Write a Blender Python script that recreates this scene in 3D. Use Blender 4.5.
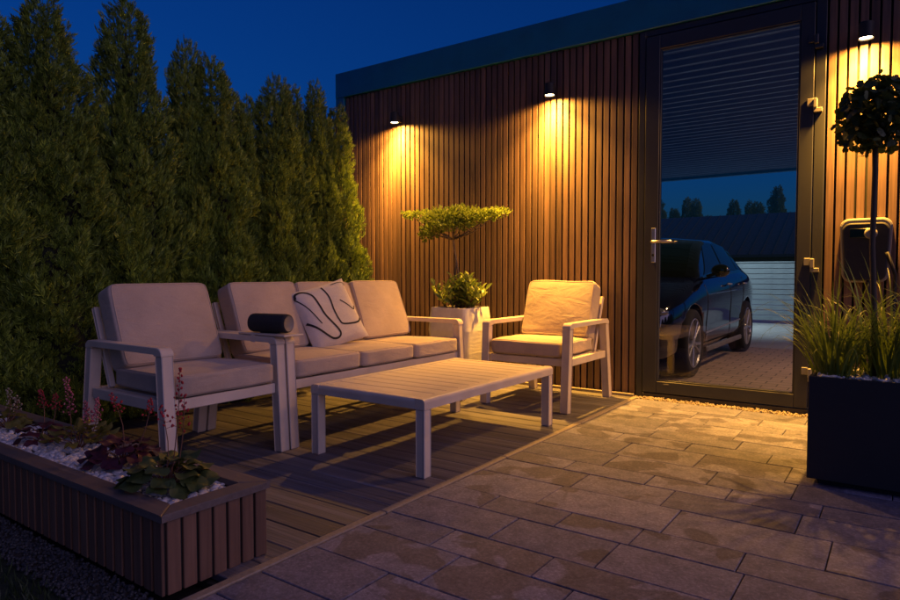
import bpy, math, random
import numpy as np
from mathutils import Vector, Matrix

random.seed(7)
RAD = math.radians
scene = bpy.context.scene
COL = scene.collection
for o in list(bpy.data.objects):
    bpy.data.objects.remove(o)

# ------------------------------------------------------------------ camera
cam_data = bpy.data.cameras.new('camera')
cam_data.sensor_width = 36.0
cam_data.lens = 641.0 / 900.0 * 36.0
cam_data.clip_start = 0.05
cam_data.clip_end = 2000.0
cam = bpy.data.objects.new('camera', cam_data)
COL.objects.link(cam)
cam.location = (0.0, 0.0, 1.0)
cam.rotation_euler = (RAD(90 - 2.2335), 0.0, RAD(35.288))
scene.camera = cam

# ------------------------------------------------------------------ sky, dusk
SUN_ELEV, SUN_AZ = 1.2, 94.0          # the sun has set behind and to the right
world = bpy.data.worlds.new('World')
scene.world = world
world.use_nodes = True
wn, wl = world.node_tree.nodes, world.node_tree.links
wn.clear()
w_out = wn.new('ShaderNodeOutputWorld')
w_bg = wn.new('ShaderNodeBackground')
w_sky = wn.new('ShaderNodeTexSky')
w_sky.sky_type = 'NISHITA'
w_sky.sun_disc = False
w_sky.sun_elevation = RAD(SUN_ELEV)
w_sky.sun_rotation = RAD(SUN_AZ)
w_sky.air_density = 1.0
w_sky.dust_density = 0.3
w_sky.ozone_density = 6.0
w_hs = wn.new('ShaderNodeMix')
w_hs.data_type = 'RGBA'
w_hs.blend_type = 'MULTIPLY'
w_hs.inputs[0].default_value = 1.0
w_hs.inputs[7].default_value = (0.38, 0.76, 1.06, 1.0)
w_bg.inputs['Strength'].default_value = 0.113
wl.new(w_sky.outputs['Color'], w_hs.inputs[6])
wl.new(w_hs.outputs[2], w_bg.inputs['Color'])
wl.new(w_bg.outputs['Background'], w_out.inputs['Surface'])

# the last rosy glow where the sun went down, very soft
sun_d = bpy.data.lights.new('afterglow_sun', 'SUN')
sun_d.energy = 0.33
sun_d.angle = RAD(60)
sun_d.color = (0.92, 0.62, 0.96)
sun = bpy.data.objects.new('afterglow_sun', sun_d)
COL.objects.link(sun)
_az, _el = RAD(SUN_AZ), RAD(24)
sun.rotation_euler = Vector((math.sin(_az)*math.cos(_el), math.cos(_az)*math.cos(_el), math.sin(_el))).to_track_quat('Z', 'Y').to_euler()

vs = scene.view_settings
vs.view_transform = 'Standard'
vs.look = 'None'
vs.gamma = 1.0
vs.use_curve_mapping = False
vs.exposure = 0.85
scene.render.resolution_x = 1024
scene.render.resolution_y = 683
scene.render.engine = 'CYCLES'

LAMP_SPILL = 46.0
LAMP_WIDE = 310.0
LAMP_CORE = 450.0
LAMP_COL = (1.0, 0.45, 0.055)

# ------------------------------------------------------------------ helpers
def tag(o, label=None, cat=None, group=None, kind=None):
    if label: o['label'] = label
    if cat: o['category'] = cat
    if group: o['group'] = group
    if kind: o['kind'] = kind
    return o

def empty(name, loc=(0, 0, 0), rz=0.0, label=None, cat=None, group=None):
    o = bpy.data.objects.new(name, None)
    COL.objects.link(o)
    o.location = loc
    o.rotation_euler = (0, 0, rz)
    o.empty_display_size = 0.1
    return tag(o, label, cat, group)

def obj(name, mesh, mat, parent=None, loc=(0, 0, 0), rot=(0, 0, 0), scale=None):
    if mat is not None and len(mesh.materials) == 0:
        mesh.materials.append(mat)
    o = bpy.data.objects.new(name, mesh)
    COL.objects.link(o)
    o.location = loc
    o.rotation_euler = rot
    if scale is not None:
        o.scale = scale
    if parent is not None:
        o.parent = parent
    return o

def np_mesh(name, V, F, smooth=False):
    """triangles or quads as an (n,k) array"""
    V = np.asarray(V, dtype=np.float32); F = np.asarray(F, dtype=np.int32)
    k = F.shape[1]
    me = bpy.data.meshes.new(name)
    me.vertices.add(len(V)); me.vertices.foreach_set('co', V.ravel())
    me.loops.add(F.size); me.loops.foreach_set('vertex_index', F.ravel())
    me.polygons.add(len(F))
    me.polygons.foreach_set('loop_start', np.arange(0, F.size, k, dtype=np.int32))
    try:
        me.polygons.foreach_set('loop_total', np.full(len(F), k, dtype=np.int32))
    except Exception:
        pass
    me.polygons.foreach_set('use_smooth', np.full(len(F), smooth, dtype=bool))
    me.update(calc_edges=True)
    me.validate()
    return me

def py_mesh(name, V, F, smooth=False):
    me = bpy.data.meshes.new(name)
    me.from_pydata([tuple(v) for v in V], [], F)
    me.update()
    if smooth:
        me.polygons.foreach_set('use_smooth', [True] * len(me.polygons))
    return me

def box_vf(x0, x1, y0, y1, z0, z1, b=0.003):
    """chamfered box"""
    b = min(b, (x1-x0)*.45, (y1-y0)*.45, (z1-z0)*.45)
    V, idx = [], {}
    for sx in (0, 1):
        for sy in (0, 1):
            for sz in (0, 1):
                X = (x0, x1)[sx]; Y = (y0, y1)[sy]; Z = (z0, z1)[sz]
                ix = X + (b if sx == 0 else -b); iy = Y + (b if sy == 0 else -b); iz = Z + (b if sz == 0 else -b)
                idx[sx, sy, sz] = len(V)
                V += [(X, iy, iz), (ix, Y, iz), (ix, iy, Z)]
    F = []
    def face(ids):
        pts = [Vector(V[i]) for i in ids]
        c = sum(pts, Vector()) / len(pts)
        n = (pts[1]-pts[0]).cross(pts[2]-pts[0])
        ctr = Vector(((x0+x1)/2, (y0+y1)/2, (z0+z1)/2))
        F.append(list(ids) if n.dot(c-ctr) > 0 else list(reversed(ids)))
    for s in (0, 1):
        face([idx[s, a, c]+0 for a, c in ((0, 0), (1, 0), (1, 1), (0, 1))])
        face([idx[a, s, c]+1 for a, c in ((0, 0), (1, 0), (1, 1), (0, 1))])
        face([idx[a, c, s]+2 for a, c in ((0, 0), (1, 0), (1, 1), (0, 1))])
    for a in (0, 1):
        for c in (0, 1):
            face([idx[a, c, 0]+0, idx[a, c, 1]+0, idx[a, c, 1]+1, idx[a, c, 0]+1])
            face([idx[a, 0, c]+0, idx[a, 1, c]+0, idx[a, 1, c]+2, idx[a, 0, c]+2])
            face([idx[0, a, c]+1, idx[1, a, c]+1, idx[1, a, c]+2, idx[0, a, c]+2])
    for k, i in idx.items():
        face([i, i+1, i+2])
    return V, F

def box(name, x0, x1, y0, y1, z0, z1, mat, parent=None, b=0.003):
    """a box whose object origin is at its centre of the base"""
    cx, cy = (x0+x1)/2, (y0+y1)/2
    V, F = box_vf(x0-cx, x1-cx, y0-cy, y1-cy, 0, z1-z0, b)
    pl_ = parent.location if parent is not None else (0, 0, 0)
    return obj(name, py_mesh(name, V, F), mat, parent, (cx-pl_[0], cy-pl_[1], z0-pl_[2]))

class MB:
    """collects shapes into one mesh"""
    def __init__(s): s.V = []; s.F = []
    def add(s, V, F):
        n = len(s.V); s.V += [tuple(v) for v in V]; s.F += [[i+n for i in f] for f in F]; return s
    def box(s, *a, b=0.003): return s.add(*box_vf(*a, b=b))
    def bar(s, p, q, w, d, up=(0, 0, 1), w2=None, d2=None):
        """box section bar from p to q, w across, d along `up`-ish"""
        p, q = Vector(p), Vector(q); t = (q-p).normalized(); u = Vector(up)
        side = t.cross(u).normalized(); u = side.cross(t).normalized()
        w2 = w if w2 is None else w2; d2 = d if d2 is None else d2
        L = (q-p).length; c = min(.004, w*.2, d*.2)
        V = []
        rings = [(0, c), (c, 0), (L-c, 0), (L, c)]
        for l, ins in rings:
            f = l/L; ww = (w+(w2-w)*f)/2-ins; dd = (d+(d2-d)*f)/2-ins; o = p+t*l
            for a, e in ((-1, -1), (1, -1), (1, 1), (-1, 1)):
                for k in (0, 1):
                    # chamfered corner: two points each
                    ax = a*(ww-(c if (k == 0) == (a*e > 0) else 0)); ex = e*(dd-(c if (k == 1) == (a*e > 0) else 0))
                    V.append(o+side*ax+u*ex)
        n = 8; F = []
        for r in range(3):
            for i in range(n):
                j = (i+1) % n
                F.append([r*n+i, r*n+j, (r+1)*n+j, (r+1)*n+i])
        F.append(list(reversed(range(n)))); F.append([3*n+i for i in range(n)])
        return s.add(V, F)
    def tube(s, pts, rad, n=8, cap=True):
        pts = [Vector(p) for p in pts]
        if not hasattr(rad, '__len__'): rad = [rad]*len(pts)
        V = []; F = []; prev = None
        for i, p in enumerate(pts):
            t = (pts[min(i+1, len(pts)-1)]-pts[max(i-1, 0)]).normalized()
            a = prev if prev is not None else (Vector((0, 0, 1)) if abs(t.z) < .9 else Vector((1, 0, 0)))
            a = (a-t*a.dot(t)).normalized(); prev = a; bb = t.cross(a)
            for k in range(n):
                w = 2*math.pi*k/n
                V.append(p+(a*math.cos(w)+bb*math.sin(w))*rad[i])
        for i in range(len(pts)-1):
            for k in range(n):
                j = (k+1) % n
                F.append([i*n+k, i*n+j, (i+1)*n+j, (i+1)*n+k])
        if cap:
            F.append(list(reversed(range(n)))); F.append([(len(pts)-1)*n+k for k in range(n)])
        return s.add(V, F)
    def lathe(s, prof, n=24, M=None, cap=True):
        """profile (r,z) about z"""
        V = []; F = []
        for r, z in prof:
            for k in range(n):
                w = 2*math.pi*k/n
                v = Vector((r*math.cos(w), r*math.sin(w), z)); V.append(M @ v if M else v)
        for i in range(len(prof)-1):
            for k in range(n):
                j = (k+1) % n
                F.append([i*n+k, i*n+j, (i+1)*n+j, (i+1)*n+k])
        if cap:
            F.append(list(reversed(range(n)))); F.append([(len(prof)-1)*n+k for k in range(n)])
        return s.add(V, F)
    def grid(s, P):
        """2D list of points -> quads"""
        r, c = len(P), len(P[0]); V = [p for row in P for p in row]
        F = [[i*c+j, i*c+j+1, (i+1)*c+j+1, (i+1)*c+j] for i in range(r-1) for j in range(c-1)]
        return s.add(V, F)
    def build(s, name, mat, parent=None, loc=(0, 0, 0), rot=(0, 0, 0), smooth=False):
        return obj(name, py_mesh(name, s.V, s.F, smooth), mat, parent, loc, rot)

def copy_tree(o, parent=None):
    c = o.copy(); COL.objects.link(c)
    if parent is not None: c.parent = parent
    for ch in [k for k in o.children]:
        copy_tree(ch, c)
    return c

# ------------------------------------------------------------------ materials
def new_mat(name):
    m = bpy.data.materials.new(name); m.use_nodes = True
    n = m.node_tree.nodes; l = m.node_tree.links
    return m, n, l, n['Principled BSDF']

def coords(n, l, scale=(1, 1, 1), gen='Object'):
    t = n.new('ShaderNodeTexCoord'); mp = n.new('ShaderNodeMapping')
    mp.inputs['Scale'].default_value = scale
    l.new(t.outputs[gen], mp.inputs['Vector']); return mp.outputs['Vector']

def noise(n, l, vec, scale, detail=4, rough=.55, dist=0):
    t = n.new('ShaderNodeTexNoise'); t.inputs['Scale'].default_value = scale
    t.inputs['Detail'].default_value = detail; t.inputs['Roughness'].default_value = rough
    t.inputs['Distortion'].default_value = dist
    if vec is not None: l.new(vec, t.inputs['Vector'])
    return t.outputs['Fac']

def ramp(n, l, fac, stops):
    r = n.new('ShaderNodeValToRGB'); e = r.color_ramp.elements
    while len(e) < len(stops): e.new(.5)
    for k, (p, c) in enumerate(stops):
        e[k].position = p; e[k].color = (c[0], c[1], c[2], 1) if hasattr(c, '__len__') else (c, c, c, 1)
    l.new(fac, r.inputs['Fac']); return r.outputs['Color']

def mix(n, l, a, b, fac, mode='MIX'):
    m = n.new('ShaderNodeMix'); m.data_type = 'RGBA'; m.blend_type = mode
    for sock, v in ((m.inputs[0], fac), (m.inputs[6], a), (m.inputs[7], b)):
        if hasattr(v, 'is_output'): l.new(v, sock)
        elif hasattr(v, '__len__'): sock.default_value = (v[0], v[1], v[2], 1)
        else: sock.default_value = v
    return m.outputs[2]

def bump(n, l, h, strength, dist, prin):
    b = n.new('ShaderNodeBump'); b.inputs['Strength'].default_value = strength; b.inputs['Distance'].default_value = dist
    l.new(h, b.inputs['Height']); l.new(b.outputs['Normal'], prin.inputs['Normal']); return b

def obj_random(n):
    return n.new('ShaderNodeObjectInfo').outputs['Random']

def world_pos(n):
    return n.new('ShaderNodeNewGeometry').outputs['Position']

def shifted(n, l, vec):
    """offset the coordinates by an amount of the object's own, so alike pieces differ"""
    r = obj_random(n); m = n.new('ShaderNodeMath'); m.operation = 'MULTIPLY'; m.inputs[1].default_value = 37.0
    l.new(r, m.inputs[0])
    a = n.new('ShaderNodeVectorMath'); a.operation = 'ADD'
    c = n.new('ShaderNodeCombineXYZ')
    for k in range(3): l.new(m.outputs[0], c.inputs[k])
    l.new(vec, a.inputs[0]); l.new(c.outputs[0], a.inputs[1]); return a.outputs[0]

def wood_mat(name, c0, c1, grain_axis, rough=.62, var=.35, gscale=1.0, bstr=.25):
    m, n, l, p = new_mat(name)
    sc = [60*gscale]*3; sc[grain_axis] = 2.2*gscale
    v = shifted(n, l, coords(n, l, tuple(sc)))
    g = noise(n, l, v, 1.0, 5, .6, .4)
    col = ramp(n, l, g, [(.3, c0), (.7, c1)])
    v2 = shifted(n, l, coords(n, l))
    blot = noise(n, l, v2, 3.5, 3)
    col = mix(n, l, col, ramp(n, l, blot, [(.3, .6), (.7, 1.0)]), .45, 'MULTIPLY')
    rr = obj_random(n)
    col = mix(n, l, col, ramp(n, l, rr, [(0, 1-var), (1, 1.0)]), 1.0, 'MULTIPLY')
    l.new(col, p.inputs['Base Color'])
    l.new(ramp(n, l, g, [(.2, rough-.1), (.8, rough+.12)]), p.inputs['Roughness'])
    bump(n, l, g, bstr, .002, p)
    return m

def paint_mat(name, c, rough=.45, metal=0.0, bscale=400, bstr=.05, coat=0.0):
    m, n, l, p = new_mat(name)
    v = coords(n, l)
    f = noise(n, l, v, 6, 4)
    col = mix(n, l, c, tuple(x*.82 for x in c), ramp(n, l, f, [(.4, 0), (.75, 1)]))
    l.new(col, p.inputs['Base Color'])
    l.new(ramp(n, l, f, [(.2, rough*.85), (.8, min(1, rough*1.2))]), p.inputs['Roughness'])
    p.inputs['Metallic'].default_value = metal
    if coat: p.inputs['Coat Weight'].default_value = coat
    if bstr: bump(n, l, noise(n, l, v, bscale, 2), bstr, .0006, p)
    return m

def fabric_mat(name, c):
    m, n, l, p = new_mat(name)
    v = shifted(n, l, coords(n, l))
    w = n.new('ShaderNodeTexWave'); w.wave_type = 'BANDS'; w.bands_direction = 'X'; w.inputs['Scale'].default_value = 330; w.inputs['Distortion'].default_value = 1.5
    w2 = n.new('ShaderNodeTexWave'); w2.wave_type = 'BANDS'; w2.bands_direction = 'Z'; w2.inputs['Scale'].default_value = 330; w2.inputs['Distortion'].default_value = 1.5
    l.new(v, w.inputs['Vector']); l.new(v, w2.inputs['Vector'])
    weave = mix(n, l, w.outputs['Color'], w2.outputs['Color'], .5)
    f = noise(n, l, v, 5, 4)
    f2 = noise(n, l, v, 260, 2)
    col = mix(n, l, c, tuple(x*.8 for x in c), ramp(n, l, f, [(.35, 0), (.75, 1)]))
    col = mix(n, l, col, ramp(n, l, f2, [(.3, .8), (.7, 1.05)]), .6, 'MULTIPLY')
    l.new(col, p.inputs['Base Color'])
    p.inputs['Roughness'].default_value = .92
    p.inputs['Sheen Weight'].default_value = .15
    b = bump(n, l, weave, .2, .001, p)
    v3 = n.new('ShaderNodeMapping'); v3.inputs['Scale'].default_value = (1, 1, 2.2); l.new(v, v3.inputs['Vector'])
    b2 = n.new('ShaderNodeBump'); b2.inputs['Strength'].default_value = .4; b2.inputs['Distance'].default_value = .02
    l.new(noise(n, l, v3.outputs[0], 5.5, 3, .5, .8), b2.inputs['Height']); l.new(b2.outputs['Normal'], b.inputs['Normal'])
    return m

def leaf_mat(name, dark, light, rough=.5, trans=.25):
    m, n, l, p = new_mat(name)
    g = n.new('ShaderNodeNewGeometry')
    col = ramp(n, l, g.outputs['Random Per Island'], [(0, dark), (.6, tuple((a+b)/2 for a, b in zip(dark, light))), (1, light)])
    f = noise(n, l, coords(n, l), 7, 3)
    col = mix(n, l, col, ramp(n, l, f, [(.3, .65), (.7, 1.1)]), .6, 'MULTIPLY')
    l.new(col, p.inputs['Base Color'])
    p.inputs['Roughness'].default_value = rough
    tr = n.new('ShaderNodeBsdfTranslucent'); l.new(col, tr.inputs['Color'])
    ms = n.new('ShaderNodeMixShader'); ms.inputs[0].default_value = trans
    out = n['Material Output']
    l.new(p.outputs[0], ms.inputs[1]); l.new(tr.outputs[0], ms.inputs[2]); l.new(ms.outputs[0], out.inputs['Surface'])
    return m

def stone_mat(name, stops, rough=.6, scale=30):
    m, n, l, p = new_mat(name)
    g = n.new('ShaderNodeNewGeometry'); r = obj_random(n)
    a = n.new('ShaderNodeMath'); a.operation = 'ADD'; l.new(g.outputs['Random Per Island'], a.inputs[0]); l.new(r, a.inputs[1])
    fr = n.new('ShaderNodeMath'); fr.operation = 'FRACT'; l.new(a.outputs[0], fr.inputs[0])
    col = ramp(n, l, fr.outputs[0], stops)
    f = noise(n, l, coords(n, l), scale, 4)
    col = mix(n, l, col, ramp(n, l, f, [(.3, .7), (.7, 1.05)]), .7, 'MULTIPLY')
    l.new(col, p.inputs['Base Color']); p.inputs['Roughness'].default_value = rough
    bump(n, l, f, .3, .003, p)
    return m

def emit_mat(name, c, s):
    m, n, l, p = new_mat(name)
    p.inputs['Base Color'].default_value = (.9, .85, .75, 1)
    p.inputs['Emission Color'].default_value = (*c, 1); p.inputs['Emission Strength'].default_value = s
    return m

def deck_mat(name):
    m, n, l, p = new_mat(name)
    v = shifted(n, l, coords(n, l, (1.1, 55, 55)))
    g = noise(n, l, v, 1.0, 6, .7, .6)
    g2 = noise(n, l, shifted(n, l, coords(n, l, (.5, 17, 17))), 1.0, 4, .6, .3)
    col = ramp(n, l, g, [(.3, (.06, .058, .068)), (.5, (.15, .143, .165)), (.72, (.27, .255, .285))])
    col = mix(n, l, col, ramp(n, l, g2, [(.32, .45), (.62, 1.05)]), .8, 'MULTIPLY')
    col = mix(n, l, col, ramp(n, l, obj_random(n), [(0, .7), (1, 1.0)]), 1.0, 'MULTIPLY')
    l.new(col, p.inputs['Base Color']); l.new(ramp(n, l, g, [(.3, .45), (.7, .75)]), p.inputs['Roughness'])
    w = n.new('ShaderNodeTexWave'); w.wave_type = 'BANDS'; w.bands_direction = 'Y'; w.inputs['Scale'].default_value = 16; w.inputs['Distortion'].default_value = .3
    l.new(coords(n, l), w.inputs['Vector'])
    b = bump(n, l, g, .7, .003, p)
    b2 = n.new('ShaderNodeBump'); b2.inputs['Strength'].default_value = .12; b2.inputs['Distance'].default_value = .002
    l.new(w.outputs['Color'], b2.inputs['Height']); l.new(b2.outputs[0], b.inputs['Normal'])
    return m

def paver_mat(name):
    m, n, l, p = new_mat(name)
    w = world_pos(n)
    mp = n.new('ShaderNodeMapping'); l.new(w, mp.inputs['Vector']); v = mp.outputs[0]
    big = noise(n, l, v, 1.3, 4); fine = noise(n, l, v, 75, 5, .75); mid = noise(n, l, v, 11, 6, .7)
    col = ramp(n, l, mid, [(.3, (.14, .14, .185)), (.5, (.21, .205, .265)), (.7, (.28, .27, .34))])
    col = mix(n, l, col, ramp(n, l, fine, [(.3, .5), (.55, 1.0), (.68, 1.55)]), .9, 'MULTIPLY')
    r = obj_random(n)
    col = mix(n, l, col, ramp(n, l, r, [(0, .68), (1, 1.12)]), 1.0, 'MULTIPLY')
    # drying puddle stains that stop at the stone's own edges
    vs_ = shifted(n, l, v)
    st = noise(n, l, vs_, 3.2, 3, .45, .6)
    thr = n.new('ShaderNodeMath'); thr.operation = 'ADD'; l.new(st, thr.inputs[0])
    rr = n.new('ShaderNodeMath'); rr.operation = 'MULTIPLY'; rr.inputs[1].default_value = .16; l.new(r, rr.inputs[0]); l.new(rr.outputs[0], thr.inputs[1])
    wet = ramp(n, l, thr.outputs[0], [(.655, 0), (.672, 1)])
    col = mix(n, l, col, (.58, .56, .57), wet, 'MULTIPLY')
    l.new(col, p.inputs['Base Color'])
    ro = mix(n, l, ramp(n, l, fine, [(.3, .62), (.7, .85)]), (.62, .62, .62), wet)
    l.new(ro, p.inputs['Roughness']); p.inputs['Specular IOR Level'].default_value = .2
    bump(n, l, fine, .35, .002, p)
    return m

def ground_mat(name, c0, c1, scale, bstr=.6, bd=.01, rough=.9):
    m, n, l, p = new_mat(name)
    v = coords(n, l)
    f = noise(n, l, v, scale, 6, .65); g = noise(n, l, v, scale*.08, 3)
    col = mix(n, l, ramp(n, l, f, [(.3, c0), (.7, c1)]), ramp(n, l, g, [(.3, .7), (.7, 1)]), .6, 'MULTIPLY')
    l.new(col, p.inputs['Base Color']); p.inputs['Roughness'].default_value = rough
    bump(n, l, f, bstr, bd, p)
    return m

def brickfloor_mat(name):
    m, n, l, p = new_mat(name)
    b = n.new('ShaderNodeTexBrick'); l.new(coords(n, l), b.inputs['Vector'])
    b.inputs['Color1'].default_value = (.46, .34, .27, 1); b.inputs['Color2'].default_value = (.38, .29, .23, 1)
    b.inputs['Mortar'].default_value = (.1, .09, .08, 1); b.inputs['Scale'].default_value = 1
    b.inputs['Mortar Size'].default_value = .006; b.inputs['Brick Width'].default_value = .22; b.inputs['Row Height'].default_value = .14
    f = noise(n, l, coords(n, l), 40, 4)
    col = mix(n, l, b.outputs['Color'], ramp(n, l, f, [(.3, .75), (.7, 1.05)]), .7, 'MULTIPLY')
    l.new(col, p.inputs['Base Color']); p.inputs['Roughness'].default_value = .7
    bump(n, l, b.outputs['Fac'], .4, -.004, p)
    return m

def glass_mat(name):
    m, n, l, p = new_mat(name)
    out = n['Material Output']; n.remove(p)
    t = n.new('ShaderNodeBsdfTransparent'); t.inputs['Color'].default_value = (.90, .93, .93, 1)
    g = n.new('ShaderNodeBsdfGlossy'); g.inputs['Roughness'].default_value = .006; g.inputs['Color'].default_value = (1, 1, 1, 1)
    f = n.new('ShaderNodeFresnel'); f.inputs['IOR'].default_value = 1.9   # two panes
    smear = noise(n, l, coords(n, l), 2.5, 5)
    ms = n.new('ShaderNodeMixShader')
    l.new(f.outputs[0], ms.inputs[0]); l.new(t.outputs[0], ms.inputs[1]); l.new(g.outputs[0], ms.inputs[2])
    bmp = n.new('ShaderNodeBump'); bmp.inputs['Strength'].default_value = .01; bmp.inputs['Distance'].default_value = .01
    l.new(smear, bmp.inputs['Height']); l.new(bmp.outputs[0], g.inputs['Normal'])
    l.new(ms.outputs[0], out.inputs['Surface'])
    return m

M = {}
M['slat'] = wood_mat('brown_composite_cladding', (.125, .073, .052), (.25, .145, .10), 2, .6, .5)
M['slat_planter'] = wood_mat('planter_composite', (.15, .08, .05), (.24, .13, .08), 2, .6, .25)
M['cap'] = wood_mat('cap_composite', (.13, .10, .09), (.2, .16, .145), 0, .55, .15)
M['deck'] = deck_mat('weathered_deck_boards')
M['anthracite'] = paint_mat('anthracite_aluminium', (.028, .03, .036), .42, 0.0)
M['fascia'] = paint_mat('sky_tinted_fascia', (.01, .15, .28), .45, 0.0)  # anthracite with the sky's blue reflection put into the base colour
M['backing'] = paint_mat('black_backing_board', (.012, .011, .011), .8)
M['alu'] = paint_mat('taupe_coated_aluminium', (.66, .57, .46), .42)
M['fabric'] = fabric_mat('beige_cushion_fabric', (.50, .40, .31))
M['pillow'] = fabric_mat('cream_pillow_fabric', (.62, .56, .49))
M['print'] = paint_mat('black_print', (.012, .012, .014), .9)
M['steel'] = paint_mat('brushed_steel', (.55, .53, .5), .3, 1.0)
M['glass'] = glass_mat('door_glass')
M['black'] = paint_mat('matt_black_plastic', (.012, .012, .013), .6)
M['planter_black'] = paint_mat('anthracite_planter', (.022, .024, .03), .5, 0, 120, .15)
M['mesh_black'] = paint_mat('speaker_cloth', (.02, .02, .022), .85, 0, 900, .6)
M['grey_cap'] = paint_mat('speaker_end', (.19, .18, .17), .5)
M['paver'] = paver_mat('grey_paving_stone')
M['joint'] = ground_mat('joint_sand', (.03, .026, .022), (.06, .05, .042), 80)
M['kerb'] = ground_mat('edging_concrete', (.24, .20, .15), (.36, .31, .24), 60, .3, .003, .8)
M['soil'] = ground_mat('dark_soil', (.03, .024, .018), (.06, .05, .038), 30)
M['lawn'] = ground_mat('lawn_soil', (.018, .026, .012), (.035, .05, .02), 40)
M['gravel'] = stone_mat('buff_gravel', [(0, (.30, .24, .16)), (.5, (.42, .35, .25)), (1, (.22, .18, .14))])
M['dark_gravel'] = stone_mat('grey_gravel', [(0, (.03, .033, .036)), (.5, (.06, .063, .066)), (1, (.02, .022, .024))])
M['pebble'] = stone_mat('white_pebbles', [(0, (.62, .63, .64)), (.35, (.75, .74, .72)), (.7, (.42, .46, .5)), (1, (.68, .66, .62))], .45)
M['thuja'] = leaf_mat('thuja_foliage', (.07, .13, .018), (.38, .50, .06), .65, .22)
M['bark'] = wood_mat('bark', (.06, .045, .03), (.13, .1, .07), 2, .85, .2, .8, .8)
M['bark_light'] = wood_mat('pale_bark', (.16, .12, .08), (.28, .21, .14), 2, .85, .2, .8, .8)
M['bonsai'] = leaf_mat('bonsai_foliage', (.15, .22, .03), (.34, .42, .07), .5, .4)
M['shrub'] = leaf_mat('shrub_leaves', (.17, .25, .04), (.36, .44, .09), .4, .35)
M['ginkgo'] = leaf_mat('ginkgo_leaves', (.035, .06, .015), (.08, .12, .025), .5, .3)
M['blade'] = leaf_mat('grass_blades', (.11, .18, .025), (.28, .38, .06), .5, .4)
M['lawn_blade'] = leaf_mat('lawn_blades', (.02, .04, .01), (.05, .08, .02), .6, .2)
M['heuchera_green'] = leaf_mat('green_leaves', (.06, .09, .025), (.11, .14, .035), .5, .2)
M['heuchera_purple'] = leaf_mat('purple_leaves', (.07, .018, .03), (.14, .035, .05), .5, .2)
M['heuchera_yellow'] = leaf_mat('yellow_leaves', (.16, .15, .03), (.24, .22, .05), .5, .25)
M['stem'] = paint_mat('flower_stem', (.16, .07, .04), .7)
M['flower_red'] = leaf_mat('red_flowers', (.45, .02, .03), (.65, .06, .08), .6, .3)
M['flower_pink'] = leaf_mat('pink_flowers', (.55, .12, .16), (.7, .25, .28), .6, .3)
M['flower_cream'] = leaf_mat('cream_flowers', (.42, .34, .22), (.55, .46, .32), .6, .3)
M['lens'] = emit_mat('lit_lens', (1.0, .72, .36), 60)
M['lens_white'] = emit_mat('lit_white_lens', (.85, .95, 1.0), 6)
M['sheet'] = paint_mat('blue_grey_roof_sheet', (.13, .21, .33), .4)
M['carport_floor'] = brickfloor_mat('carport_paving')
M['concrete'] = ground_mat('pale_concrete', (.42, .42, .40), (.55, .55, .53), 30, .2, .002, .8)
M['fence'] = paint_mat('pale_fence_paint', (.32, .38, .42), .55)
M['roofmetal'] = paint_mat('dark_roof_metal', (.035, .04, .05), .5)
M['render'] = paint_mat('dark_render', (.10, .10, .105), .85)
M['carpaint'] = paint_mat('black_car_paint', (.004, .0045, .006), .08, 0, 400, 0, 1.0)
M['carglass'] = paint_mat('dark_car_glass', (.004, .005, .006), .05, 0, 400, 0)
M['tyre'] = paint_mat('tyre_rubber', (.015, .015, .015), .85)
M['rim'] = paint_mat('alloy_rim', (.55, .55, .56), .3, .6)
M['headlamp'] = paint_mat('headlamp_glass', (.25, .26, .27), .08, .3, 400, 0, 1.0)
M['plate'] = paint_mat('white_plate', (.7, .7, .68), .5)

def pot_mat():
    m, n, l, p = new_mat('white_carved_pot')
    v = coords(n, l)
    w = n.new('ShaderNodeTexWave'); w.wave_type = 'BANDS'; w.bands_direction = 'Z'; w.inputs['Scale'].default_value = 9; w.inputs['Distortion'].default_value = 7; w.inputs['Detail'].default_value = 3; w.inputs['Detail Scale'].default_value = 1.2
    l.new(v, w.inputs['Vector'])
    f = noise(n, l, v, 12, 4)
    l.new(ramp(n, l, f, [(.3, (.58, .56, .52)), (.7, (.72, .70, .66))]), p.inputs['Base Color'])
    p.inputs['Roughness'].default_value = .7
    bump(n, l, w.outputs['Color'], .09, .004, p)
    return m
M['pot'] = pot_mat()

# ------------------------------------------------------------------ scatter of small templates
def frames(nrm, roll):
    """rotation matrices (n,3,3) whose z column is nrm"""
    nrm = nrm/np.linalg.norm(nrm, axis=1, keepdims=True)
    ref = np.where(np.abs(nrm[:, 2:3]) < .95, np.array([[0, 0, 1.]]), np.array([[1., 0, 0]]))
    a = np.cross(ref, nrm); a /= np.linalg.norm(a, axis=1, keepdims=True)
    b = np.cross(nrm, a)
    c, s = np.cos(roll)[:, None], np.sin(roll)[:, None]
    x = a*c+b*s; y = -a*s+b*c
    return np.stack([x, y, nrm], axis=2)

def scatter(name, TV, TF, P, R, S, smooth=False):
    TV = np.asarray(TV, float); TF = np.asarray(TF, int)
    S = np.asarray(S, float)
    if S.ndim == 1: S = S[:, None]*np.ones((1, 3))
    V = np.einsum('nij,nkj->nki', R, TV[None]*S[:, None, :])+P[:, None, :]
    n, k = len(P), len(TV)
    F = (TF[None]+(np.arange(n)*k)[:, None, None]).reshape(-1, TF.shape[1])
    return np_mesh(name, V.reshape(-1, 3), F, smooth)

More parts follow.
